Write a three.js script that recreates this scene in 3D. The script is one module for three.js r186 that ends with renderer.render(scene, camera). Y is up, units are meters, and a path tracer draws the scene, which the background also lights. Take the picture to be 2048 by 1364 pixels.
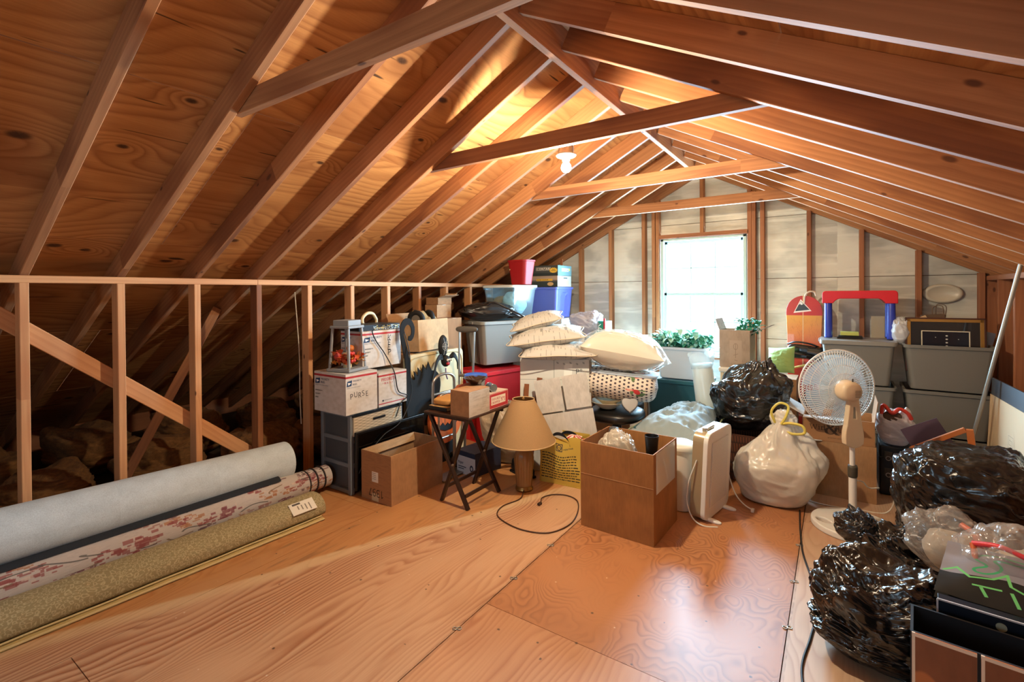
import * as THREE from 'three';
import { RoundedBoxGeometry } from 'three/addons/geometries/RoundedBoxGeometry.js';
import { mergeGeometries, mergeVertices } from 'three/addons/utils/BufferGeometryUtils.js';
import { RectAreaLightUniformsLib } from 'three/addons/lights/RectAreaLightUniformsLib.js';

// ---------------------------------------------------------------- camera, sky, lights, exposure
const scene = new THREE.Scene();
const EYE = 1.479;
const camera = new THREE.PerspectiveCamera(2 * Math.atan(682 / 967.16) * 180 / Math.PI, 2048 / 1364, 0.05, 200);
camera.position.set(0, EYE, 0);
camera.rotation.order = 'YXZ';
camera.rotation.set(-0.39316 * Math.PI / 180, 33.94594 * Math.PI / 180, -0.45602 * Math.PI / 180);
camera.setViewOffset(2048, 1364, 0, 682 - 592.855, 2048, 1364);   // the lens is shifted down, as the photograph's is
scene.add(camera);

const renderer = new THREE.WebGLRenderer({ antialias: true });
renderer.toneMapping = THREE.LinearToneMapping;
renderer.toneMappingExposure = 0.98;
renderer.shadowMap.enabled = true;
renderer.shadowMap.type = THREE.PCFSoftShadowMap;
RectAreaLightUniformsLib.init();

scene.background = new THREE.Color(0.9, 0.97, 1.0).multiplyScalar(2.2);   // bright overcast sky
function daylight(x, y, z, w, h, towardPlusZ, level) {                    // overcast daylight just outside a window
  const l = new THREE.RectAreaLight(new THREE.Color(0.46, 0.75, 1.0), level, w, h);
  l.name = 'window_daylight';
  l.position.set(x, y, z);
  l.lookAt(x, y, z + (towardPlusZ ? 1 : -1));
  scene.add(l);
}
daylight(-1.222, 1.46, -5.66, 0.86, 1.22, true, 180);
daylight(-1.222, 1.46, 2.46, 0.86, 1.22, false, 7.5);
const BULB = [-1.283, 2.195, -2.47];
const BULB_POWER = 12;

// ---------------------------------------------------------------- helpers
const V3 = (x, y, z) => new THREE.Vector3(x, y, z);
const rad = (d) => d * Math.PI / 180;
let seedState = 7;
const rnd = (a = 0, b = 1) => { seedState = (Math.imul(seedState, 1664525) + 1013904223) | 0; return a + (b - a) * ((seedState >>> 8) / 16777216); };
const hash = (x, y, s) => { let h = Math.imul(x, 374761393) ^ Math.imul(y, 668265263) ^ Math.imul(s, 974711); h = Math.imul(h ^ (h >>> 13), 1274126177); return ((h ^ (h >>> 16)) >>> 0) / 4294967296; };
function vnoise(x, y, s) {
  const xi = Math.floor(x), yi = Math.floor(y), fx = x - xi, fy = y - yi, u = fx * fx * (3 - 2 * fx), v = fy * fy * (3 - 2 * fy);
  const a = hash(xi, yi, s), b = hash(xi + 1, yi, s), c = hash(xi, yi + 1, s), d = hash(xi + 1, yi + 1, s);
  return a + (b - a) * u + (c - a) * v + (a - b - c + d) * u * v;
}
function fbm(x, y, s, oct = 3) { let r = 0, a = 0.5, t = 0; for (let i = 0; i < oct; i++) { r += a * vnoise(x, y, s + i * 17); t += a; a *= 0.5; x *= 2.03; y *= 2.03; } return r / t; }
function n3(x, y, z, s) {                                   // three-dimensional value noise
  const zi = Math.floor(z), f = z - zi, w = f * f * (3 - 2 * f);
  return vnoise(x + zi * 31.7, y + zi * 17.3, s) * (1 - w) + vnoise(x + (zi + 1) * 31.7, y + (zi + 1) * 17.3, s) * w;
}
const lerp = (a, b, t) => a + (b - a) * t, clamp = (x, a = 0, b = 1) => Math.min(b, Math.max(a, x)), smooth = (a, b, x) => { const t = clamp((x - a) / (b - a)); return t * t * (3 - 2 * t); };
function pixelTexture(w, h, f, srgb = true) {              // f(x, y) -> [r, g, b] 0..255
  const d = new Uint8Array(w * h * 4);
  for (let y = 0, o = 0; y < h; y++) for (let x = 0; x < w; x++, o += 4) { const c = f(x / w, y / h); d[o] = clamp(c[0], 0, 255); d[o + 1] = clamp(c[1], 0, 255); d[o + 2] = clamp(c[2], 0, 255); d[o + 3] = 255; }
  const t = new THREE.DataTexture(d, w, h); t.wrapS = t.wrapT = THREE.RepeatWrapping; t.magFilter = THREE.LinearFilter; t.minFilter = THREE.LinearMipmapLinearFilter; t.generateMipmaps = true;
  if (srgb) t.colorSpace = THREE.SRGBColorSpace; t.needsUpdate = true; return t;
}
function drawn(w, h, draw) {                                // a print drawn on a canvas
  const c = document.createElement('canvas'); c.width = w; c.height = h; const g = c.getContext('2d'); draw(g, w, h);
  const t = new THREE.CanvasTexture(c); t.colorSpace = THREE.SRGBColorSpace; t.anisotropy = 4; return t;
}
const mix3 = (a, b, t) => [lerp(a[0], b[0], t), lerp(a[1], b[1], t), lerp(a[2], b[2], t)];
const mat = (color, roughness = 0.6, more = {}) => new THREE.MeshStandardMaterial({ color, roughness, metalness: 0, ...more });
const phys = (color, roughness, more = {}) => new THREE.MeshPhysicalMaterial({ color, roughness, metalness: 0, ...more });
const taken = new Map();
const numbered = (name) => { const n = taken.get(name) ?? 0; taken.set(name, n + 1); return n ? name + '_' + String(n).padStart(3, '0') : name; };
function thing(name, label, category, [x, y, z] = [0, 0, 0], turn = 0, group) {
  const o = new THREE.Group(); o.name = numbered(name); o.position.set(x, y, z); o.rotation.y = turn; scene.add(o);
  o.userData = { label, category }; if (group) o.userData.group = group; return o;
}
function structure(name, label, category) { const o = new THREE.Group(); o.name = name; o.userData = { kind: 'structure', label, category }; scene.add(o); return o; }
function part(parent, name, geo, material, label) { const m = new THREE.Mesh(Array.isArray(geo) ? join(geo) : geo, material); m.name = name; if (label) m.userData.label = label; parent.add(m); return m; }
function solo(name, label, category, geo, material, pos = [0, 0, 0], turn = 0, group) {
  const m = new THREE.Mesh(Array.isArray(geo) ? join(geo) : geo, material); m.name = numbered(name); m.position.set(...pos); m.rotation.y = turn; m.userData = { label, category }; if (group) m.userData.group = group; scene.add(m); return m;
}
function join(list) { const l = list.map((g) => { const n = g.index ? g.toNonIndexed() : g; for (const k of Object.keys(n.attributes)) if (!['position', 'normal', 'uv'].includes(k)) n.deleteAttribute(k); return n; }); return l.length === 1 ? l[0] : mergeGeometries(l); }
function put(g, x = 0, y = 0, z = 0, rx = 0, ry = 0, rz = 0, s = 1) { const m = new THREE.Matrix4().compose(V3(x, y, z), new THREE.Quaternion().setFromEuler(new THREE.Euler(rx, ry, rz, 'YXZ')), Array.isArray(s) ? V3(...s) : V3(s, s, s)); g.applyMatrix4(m); return g; }
const box = (w, h, d, x = 0, y = 0, z = 0, r = 0.003, seg = 1) => put(r > 0 ? new RoundedBoxGeometry(w, h, d, seg, Math.min(r, w / 2.01, h / 2.01, d / 2.01)) : new THREE.BoxGeometry(w, h, d), x, y, z);
const cyl = (r1, r2, h, x = 0, y = 0, z = 0, n = 20) => put(new THREE.CylinderGeometry(r1, r2, h, n), x, y, z);
const tube = (pts, r, n = 40, sides = 8, closed = false) => new THREE.TubeGeometry(new THREE.CatmullRomCurve3(pts.map((p) => V3(...p)), closed, 'centripetal'), n, r, sides, closed);
const lathe = (pts, n = 40) => new THREE.LatheGeometry(pts.map(([r, y]) => new THREE.Vector2(r, y)), n);
function rod(a, b, r, n = 10) { const A = V3(...a), B = V3(...b), d = B.clone().sub(A), g = new THREE.CylinderGeometry(r, r, d.length(), n); g.applyQuaternion(new THREE.Quaternion().setFromUnitVectors(V3(0, 1, 0), d.normalize())); const c = A.add(B).multiplyScalar(0.5); return g.translate(c.x, c.y, c.z); }
function bar(a, b, w, t, up = [0, 1, 0]) {                  // a flat bar from a to b, t thick along up, w wide across
  const A = V3(...a), B = V3(...b), d = B.clone().sub(A), L = d.length(); d.normalize(); const s = d.clone().cross(V3(...up)).normalize(), u = s.clone().cross(d);
  const g = beam(L, t, w); g.applyMatrix4(new THREE.Matrix4().makeBasis(d, u, s)); const c = A.add(B).multiplyScalar(0.5); return g.translate(c.x, c.y, c.z);
}
// lumber along x, h high (y), w wide (z), eased edges; uv in metres with the grain along u
function beam(L, h, w, ch = 0.003) {
  const p = [[-w / 2 + ch, -h / 2], [w / 2 - ch, -h / 2], [w / 2, -h / 2 + ch], [w / 2, h / 2 - ch], [w / 2 - ch, h / 2], [-w / 2 + ch, h / 2], [-w / 2, h / 2 - ch], [-w / 2, -h / 2 + ch]];
  const pos = [], nor = [], uv = [], ou = rnd(0, 3), ov = rnd(0, 1); let per = ov;
  const quad = (a, b, c, d, n, ua, ub, va, vb) => { for (const [q, uu, vv] of [[a, ua, va], [b, ub, va], [c, ub, vb], [a, ua, va], [c, ub, vb], [d, ua, vb]]) { pos.push(...q); nor.push(...n); uv.push(uu, vv); } };
  for (let i = 0; i < 8; i++) {
    const a = p[i], b = p[(i + 1) % 8], len = Math.hypot(b[0] - a[0], b[1] - a[1]), n = [0, -(b[0] - a[0]) / len, (b[1] - a[1]) / len];
    quad([-L / 2, a[1], a[0]], [L / 2, a[1], a[0]], [L / 2, b[1], b[0]], [-L / 2, b[1], b[0]], n, ou, ou + L, per, per + len); per += len;
  }
  for (const s of [-1, 1]) for (let i = 1; i < 7; i++) { const t = s > 0 ? [p[0], p[i + 1], p[i]] : [p[0], p[i], p[i + 1]]; for (const q of t) { pos.push(s * L / 2, q[1], q[0]); nor.push(s, 0, 0); uv.push(ou + q[0] * 0.3, ov + q[1]); } }
  // winding outward
  const g = new THREE.BufferGeometry(); g.setAttribute('position', new THREE.Float32BufferAttribute(pos, 3)); g.setAttribute('normal', new THREE.Float32BufferAttribute(nor, 3)); g.setAttribute('uv', new THREE.Float32BufferAttribute(uv, 2));
  const P = g.attributes.position, N = g.attributes.normal, U = g.attributes.uv, A = V3(), B = V3(), C = V3(), q = V3();
  for (let i = 0; i < P.count; i += 3) { A.fromBufferAttribute(P, i); B.fromBufferAttribute(P, i + 1); C.fromBufferAttribute(P, i + 2); q.fromBufferAttribute(N, i); if (B.clone().sub(A).cross(C.clone().sub(A)).dot(q) < 0) { P.setXYZ(i + 1, C.x, C.y, C.z); P.setXYZ(i + 2, B.x, B.y, B.z); const u1 = U.getX(i + 1), v1 = U.getY(i + 1); U.setXY(i + 1, U.getX(i + 2), U.getY(i + 2)); U.setXY(i + 2, u1, v1); } }
  return g;
}
const post = (h, wx, wz, x, y0, z) => put(beam(h, wx, wz).rotateZ(Math.PI / 2), x, y0 + h / 2, z);      // upright lumber, wx along x, wz along z
// a flat sheet with thickness, uv in metres: size a along x, b along z, t thick, top face at y = 0
function sheet(a, b, t, ou = 0, ov = 0) { const g = new THREE.BoxGeometry(a, t, b); const P = g.attributes.position, U = g.attributes.uv, N = g.attributes.normal; for (let i = 0; i < P.count; i++) { const ax = Math.abs(N.getX(i)) > 0.5, az = Math.abs(N.getZ(i)) > 0.5; U.setXY(i, ax ? ou + P.getY(i) : ou + P.getX(i), az ? ov + P.getY(i) : ov + P.getZ(i)); } return g.translate(0, -t / 2, 0); }
// surface from a grid function f(u, v) -> [x, y, z]
function grid(f, nu, nv, closeU = false) {
  const pos = [], uv = [], idx = [];
  for (let j = 0; j <= nv; j++) for (let i = 0; i <= nu; i++) { pos.push(...f(i / nu, j / nv)); uv.push(i / nu, j / nv); }
  for (let j = 0; j < nv; j++) for (let i = 0; i < nu; i++) { const a = j * (nu + 1) + i, b = a + 1, c = a + nu + 1, d = c + 1; idx.push(a, b, d, a, d, c); }
  const g = new THREE.BufferGeometry(); g.setAttribute('position', new THREE.Float32BufferAttribute(pos, 3)); g.setAttribute('uv', new THREE.Float32BufferAttribute(uv, 2)); g.setIndex(idx); g.computeVertexNormals();
  if (closeU) { const N = g.attributes.normal; for (let j = 0; j <= nv; j++) { const a = j * (nu + 1), b = a + nu, x = N.getX(a) + N.getX(b), y = N.getY(a) + N.getY(b), z = N.getZ(a) + N.getZ(b), l = Math.hypot(x, y, z) || 1; N.setXYZ(a, x / l, y / l, z / l); N.setXYZ(b, x / l, y / l, z / l); } }
  return g;
}

// ---------------------------------------------------------------- wood textures
const ring = (t) => { const f = t - Math.floor(t); return f < 0.75 ? f / 0.75 : (1 - f) / 0.25; };
function lumberTexture(s, light, dark) {
  const knots = []; for (let i = 0; i < 7; i++) knots.push([hash(i, 1, s), hash(i, 2, s), 0.004 + 0.007 * hash(i, 3, s)]);
  return pixelTexture(1024, 256, (u, v) => {
    const X = u * 3.2, Y = v * 0.5; let warp = 0, kn = 0;
    for (const [kx, ky, r] of knots) { const dx = (X - kx * 3.2) * 0.45, dy = Y - ky * 0.5, d = Math.hypot(dx, dy); warp += 0.02 * Math.exp(-d * d / (r * r * 10)) * Math.sign(dy); if (d < r * 1.6) kn = Math.max(kn, smooth(r * 1.5, r * 0.6, d)); }
    const t = (Y + warp) * 34 + 4.5 * fbm(X * 0.8, Y * 5, s, 2); let c = mix3(light, dark, 0.12 + 0.36 * ring(t) * (0.3 + 0.7 * fbm(X * 2, Y * 9, s + 5, 2)));
    const fine = vnoise(X * 9, Y * 420, s + 9); c = mix3(c, dark, 0.20 * fine);
    const blot = fbm(X * 1.6, Y * 5, s + 33, 3); c = mix3(c, dark, 0.55 * smooth(0.52, 0.75, blot)); c = mix3(c, light, 0.5 * smooth(0.45, 0.2, blot));
    return mix3(c, [70, 36, 18], kn * 0.7);
  });
}
function plyTexture(s, light, dark, scaleRing = 1) {
  const knots = []; for (let i = 0; i < 9; i++) knots.push([hash(i, 1, s) * 2.4, hash(i, 2, s) * 1.2, 0.008 + 0.014 * hash(i, 3, s)]);
  return pixelTexture(1024, 512, (u, v) => {
    const X = u * 2.4, Y = v * 1.2; let kn = 0, warp = 0;
    for (const [kx, ky, r] of knots) { const dx = (X - kx) * 0.6, dy = Y - ky, d = Math.hypot(dx, dy); warp += 0.9 * Math.exp(-d * d / (r * r * 22)); if (d < r * 2) kn = Math.max(kn, smooth(r * 1.4, r * 0.5, d) * (0.7 + 0.3 * ring(d * 400))); }
    const t = (Y * 4.5 + 3.2 * fbm(X * 0.75, Y * 2.6, s, 3) + warp) * 3.3 * scaleRing; const r = ring(t);
    let c = mix3(light, dark, 0.08 + 0.62 * r * r * (0.4 + 0.6 * fbm(X * 1.5, Y * 4, s + 4, 2)));
    c = mix3(c, dark, 0.18 * vnoise(X * 14, Y * 300, s + 9));
    const blot = fbm(X * 1.3, Y * 2.2, s + 21, 3); c = mix3(c, dark, 0.45 * smooth(0.55, 0.8, blot));
    const split = vnoise(X * 3.5, Y * 55, s + 40); if (split > 0.93) c = mix3(c, [40, 22, 12], smooth(0.93, 0.97, split) * 0.8);
    return mix3(c, [42, 22, 12], kn * 0.85);
  });
}
const uvScale = (t, su, sv) => { t.repeat.set(su, sv); return t; };
const lumberMats = [[11, [196, 138, 88], [118, 66, 36]], [23, [180, 120, 72], [106, 58, 32]], [37, [188, 130, 84], [112, 64, 36]]].map(([s, l, d]) => mat(0xffffff, 0.72, { map: uvScale(lumberTexture(s, l, d), 1 / 3.2, 2) }));
const studMat = mat(0xffffff, 0.7, { map: uvScale(lumberTexture(51, [222, 166, 114], [174, 108, 66]), 1 / 3.2, 2) });
const oldStudMat = mat(0xffffff, 0.75, { map: uvScale(lumberTexture(61, [172, 112, 74], [118, 66, 40]), 1 / 3.2, 2) });
const sheathMats = [[5, [212, 162, 106], [132, 78, 42]], [15, [204, 152, 96], [124, 72, 38]]].map(([s, l, d]) => mat(0xffffff, 0.75, { map: uvScale(plyTexture(s, l, d), 1 / 2.4, 1 / 1.2) }));
const pick = (list, i) => list[Math.floor(hash(i, 77, 3) * list.length) % list.length];

// ---------------------------------------------------------------- the attic shell
const XR = -1.225, SLOPE = 0.52, RIDGE_Y = 2.772, RAFT = 0.132, ZF = -5.49, ZB = 2.30, XL = -3.47, XW = 1.02, PLATE_TOP = 1.591;
const PITCH = Math.atan(SLOPE), under = (x) => RIDGE_Y - SLOPE * Math.abs(x - XR);
const zOf = (k) => -0.668 - 0.4085 * k;

// floor of plywood sheets
const floorTex = (() => {
  const S = 4.6, x0 = -3.52, z0 = -4.3, light = [214, 172, 134], dark = [158, 98, 62];
  const specks = []; for (let i = 0; i < 260; i++) specks.push([hash(i, 5, 91), hash(i, 6, 91), hash(i, 7, 91)]);
  const cells = new Map(); for (const p of specks) { const k = Math.floor(p[0] * 64) + ',' + Math.floor(p[1] * 64); if (!cells.has(k)) cells.set(k, []); cells.get(k).push(p); }
  return pixelTexture(2048, 2048, (u, v) => {
    const x = x0 + u * S, z = z0 + v * S;
    const sheetNo = x < -1.395 ? (z < -3.6 ? 1 : 2) : x < -0.186 ? (z < -1.83 ? 3 : 4) : 5;
    const s = 100 + sheetNo * 13, swirl = sheetNo === 3 ? 1 : 0;
    const t = swirl ? 24 * fbm(x * 3.4, z * 2.2, s, 3) + 4 * fbm(x * 12, z * 8, s + 2, 2) : (x * 8 + 5.6 * fbm(x * 2.6, z * 0.7, s, 3) + 0.25 * vnoise(x * 26, z * 5, s + 6)) * 3.4;
    const r = ring(t); let c = mix3(light, dark, 0.10 + (swirl ? 0.55 : 0.95) * r * r * smooth(0.25, 0.75, fbm(x * 5, z * 1.6, s + 3, 3)));
    c = mix3(c, dark, 0.16 * vnoise(x * 320, z * 12, s + 9));
    if (sheetNo === 3) c = mix3([186, 126, 80], [120, 66, 34], 0.6 * r * r * smooth(0.15, 0.65, fbm(x * 4, z * 4, s + 3, 2)));
    if (sheetNo === 4) c = mix3(c, [204, 138, 88], 0.35);
    if (sheetNo === 5) c = mix3(c, [206, 184, 160], 0.6);
    // the old, yellower ply beside the rugs, with a dusty strip along its edge
    const edge = x - (-2.78 + (z + 0.76) * -0.42), wob = 0.05 * (fbm(x * 3, z * 3, 7, 3) - 0.5);
    const e = edge + wob; if (sheetNo <= 2) {
      c = mix3(c, [196, 134, 74], 0.72 * (1 - smooth(-0.03, 0.01, e)));
      const strip = smooth(-0.03, 0.0, e) * (1 - smooth(0.04, 0.11, e)) * (0.55 + 0.45 * fbm(x * 14, z * 9, 3, 3)); c = mix3(c, [226, 196, 150], 0.75 * strip);
      if (e < -0.02 && e > -0.30) c = mix3(c, [120, 84, 52], 0.4 * smooth(0.66, 0.8, fbm(x * 30, z * 4, 44, 2)));
    }
    const blot = fbm(x * 1.1, z * 1.1, 201, 4); c = mix3(c, [150, 92, 54], 0.30 * smooth(0.55, 0.75, blot));
    const here = cells.get(Math.floor(u * 64) + ',' + Math.floor(v * 64)); if (here) for (const p of here) { const d = Math.hypot(u - p[0], v - p[1]) * S, rr = 0.003 + 0.006 * p[2]; if (d < rr) c = mix3(c, p[2] > 0.45 ? [60, 38, 24] : [236, 228, 214], 0.75 * smooth(rr, rr * 0.4, d)); }
    // joints are real gaps; a little dirt beside them
    const j = Math.min(Math.abs(x + 1.395), Math.abs(x + 0.186)); if (j < 0.012) c = mix3(c, [110, 72, 46], 0.35 * vnoise(x * 200, z * 40, 3));
    return c;
  });
})();
{
  const f = structure('floor', 'worn plywood sheet floor of the attic', 'floor');
  const m = phys(0xffffff, 0.5, { map: floorTex, clearcoat: 0.5, clearcoatRoughness: 0.4 }); const S = 4.6, x0 = -3.52, z0 = -4.3;
  const xs = [[-3.60, -2.612], [-2.612, -1.395], [-1.395, -0.186], [-0.186, 1.13]];
  const cuts = [[-5.62, -4.64, -2.20, 0.24, 2.42], [-5.62, -3.34, -0.62, 1.54, 2.42], [-5.62, -4.27, -1.832, 0.61, 2.42], [-5.62, -3.6, -1.16, 1.28, 2.42]];
  xs.forEach(([a, b], i) => { for (let k = 0; k + 1 < cuts[i].length; k++) { const c = cuts[i][k], d = cuts[i][k + 1], g = sheet(b - a - 0.004, d - c - 0.003, 0.018); const P = g.attributes.position, U = g.attributes.uv; g.translate((a + b) / 2, -0.0008 * ((i + k) % 2), (c + d) / 2); for (let n = 0; n < P.count; n++) U.setXY(n, (P.getX(n) - x0) / S, (P.getZ(n) - z0) / S); part(f, 'plywood_sheet', g, m); } });
  part(f, 'subfloor', box(8.9, 0.03, 8.2, -2.2, -0.04, -1.6, 0), mat(0x3a2a1c, 0.9));
  const clipM = mat(0xb9b4aa, 0.35, { metalness: 0.85 });
  for (const [x, z] of [[-1.397, -1.62], [-1.397, -2.07], [-1.397, -2.46], [-0.187, -3.25], [-0.187, -2.826], [-0.187, -2.422], [-0.187, -2.05]]) part(f, 'clip', [put(new THREE.TorusGeometry(0.009, 0.0022, 6, 14), x - 0.008, 0.002, z + 0.006, Math.PI / 2), put(new THREE.TorusGeometry(0.009, 0.0022, 6, 14), x + 0.009, 0.002, z - 0.004, Math.PI / 2), rod([x - 0.02, 0.002, z], [x + 0.02, 0.002, z + 0.003], 0.002)], clipM);
}

// roof: sheathing, rafters, ridge board, collar ties
{
  const c = structure('ceiling', 'open gable roof of orange rafters and plywood sheathing', 'ceiling');
  const run = 5.35, cosP = Math.cos(PITCH), slopeLen = run / cosP;
  for (const side of [-1, 1]) {
    const rows = 5, w = slopeLen / rows;
    const cut = side < 0 ? rows : 3;
    for (let r = 0; r < cut; r++) {
      const start = (r % 2 ? -1.22 : 0) + 2.42; let n = 0;
      for (let z1 = start; z1 > -5.72; z1 -= 2.44, n++) {
        const a = Math.min(z1, 2.42), b = Math.max(z1 - 2.44, -5.72); if (a - b < 0.1) continue;
        const g = sheet(a - b - 0.004, w - 0.004, 0.013, rnd(0, 2), rnd(0, 1)); // x along the ridge
        g.rotateY(Math.PI / 2);                                                  // now its length lies along z
        const s = (r + 0.5) * w; g.translate(s, 0.013, 0); g.rotateZ(-PITCH); if (side < 0) g.applyMatrix4(new THREE.Matrix4().makeRotationY(Math.PI));
        g.translate(XR, RIDGE_Y + RAFT, (a + b) / 2); part(c, 'plywood_panel', g, pick(sheathMats, r * 7 + n * 3 + side));
      }
    }
    const shortRun = side < 0 ? run : 2.9;
    for (let k = -7; k <= 12; k++) {
      const z = k === 12 ? -5.565 : zOf(k), L = (shortRun - 0.02) / cosP;
      const g = beam(L, RAFT * cosP, 0.038); g.translate(L / 2, RAFT * cosP / 2, 0); g.rotateZ(-PITCH); if (side < 0) g.rotateY(Math.PI);
      g.translate(XR + side * 0.02, RIDGE_Y - SLOPE * 0.02 * 1, z + (side > 0 ? 0.012 : 0)); part(c, 'rafter', g, lumberMats[(k + 20 + (side > 0 ? 1 : 0)) % 3]);
    }
  }
  part(c, 'strut', bar([-4.04, 1.38, -1.858], [-4.30, 0.0, -1.25], 0.038, 0.064), lumberMats[1]);
  part(c, 'ridge_board', put(beam(8.0, 0.205, 0.038).rotateY(Math.PI / 2), XR, 2.70 + 0.1025, -1.62), lumberMats[0]);
  for (const z of [-1.115, -2.338, -3.565, -4.79, 0.11, 1.33]) part(c, 'collar_tie', put(beam(1.98, 0.089, 0.038), XR, 2.275 + 0.0445, z), lumberMats[Math.abs(Math.round(z * 3)) % 3]);
}

// left knee wall and the dark eave behind it
{
  const w = structure('wall_left', 'open stud knee wall along the left eave', 'wall');
  for (const [a, b] of [[-5.58, -1.874], [-1.871, 2.30]]) part(w, 'top_plate', put(beam(b - a, 0.039, 0.089).rotateY(Math.PI / 2), XL - 0.0445, PLATE_TOP - 0.0195, (a + b) / 2), studMat);
  part(w, 'bottom_plate', put(beam(7.88, 0.038, 0.089).rotateY(Math.PI / 2), XL - 0.0445, 0.02, -1.64), oldStudMat);
  for (let k = -7; k <= 12; k++) part(w, 'stud', post(1.512, 0.089, 0.038, XL - 0.0445, 0.04, k === 12 ? -5.55 : -0.662 - 0.4063 * k), k % 4 === 3 ? lumberMats[1] : studMat);
  part(w, 'brace', bar([XL - 0.099, 2.03 - 0.03, 0.16], [XL - 0.099, 0.12, -2.10], 0.019, 0.089), studMat);
  part(w, 'cable', tube([[XL - 0.1, 1.5, -2.22], [XL - 0.08, 1.0, -2.24], [XL - 0.07, 0.7, -2.235], [XL - 0.08, 0.45, -2.25]], 0.004, 20, 6), mat(0xcfc6b4, 0.5));
  const e = structure('wall_left_eave', 'dark board closing the far eave', 'wall');
  part(e, 'board', box(0.03, 0.5, 8.1, -6.50, 0.12, -1.62, 0), oldStudMat);
}
// right knee wall, boarded behind
{
  const w = structure('wall_right', 'knee wall with dark boards behind the studs on the right', 'wall');
  part(w, 'top_plate', put(beam(7.88, 0.039, 0.089).rotateY(Math.PI / 2), XW + 0.0445, PLATE_TOP - 0.0195, -1.64), oldStudMat);
  part(w, 'bottom_plate', put(beam(7.88, 0.038, 0.089).rotateY(Math.PI / 2), XW + 0.0445, 0.02, -1.64), oldStudMat);
  for (let k = -7; k <= 12; k++) part(w, 'stud', post(1.512, 0.089, 0.038, XW + 0.0445, 0.04, k === 12 ? -5.53 : zOf(k)), oldStudMat);
  for (let i = 0; i < 27; i++) part(w, 'board', post(1.72, 0.018, 0.292, XW + 0.11 + 0.004 * (i % 2), 0, -5.45 + i * 0.296), lumberMats[i % 3]);
}
// gable walls: studs, foam board in the bays, window openings
const foamTex = pixelTexture(1024, 1024, (u, v) => { const n = fbm(u * 16, v * 14, 71, 4), st = fbm(u * 12, v * 90, 72, 3); const c = mix3([220, 216, 202], [184, 181, 170], smooth(0.35, 0.7, n)); return mix3(c, [234, 230, 218], 0.5 * smooth(0.55, 0.75, st)); });
const foamBump = pixelTexture(1024, 1024, (u, v) => { const n = fbm(u * 26, v * 26, 81, 5), w = Math.abs(fbm(u * 22, v * 60, 82, 3) - 0.5) * 2; const q = 255 * clamp(0.75 * n + 0.5 * w); return [q, q, q]; }, false);
const foamMat = mat(0xffffff, 0.42, { map: uvScale(foamTex, 1 / 5.2, 1 / 3.4), bumpMap: uvScale(foamBump, 1 / 5.2, 1 / 3.4), bumpScale: 0.009 });
const WIN = { x0: -1.665, x1: -0.780, y0: 0.80, y1: 2.072 };
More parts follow.
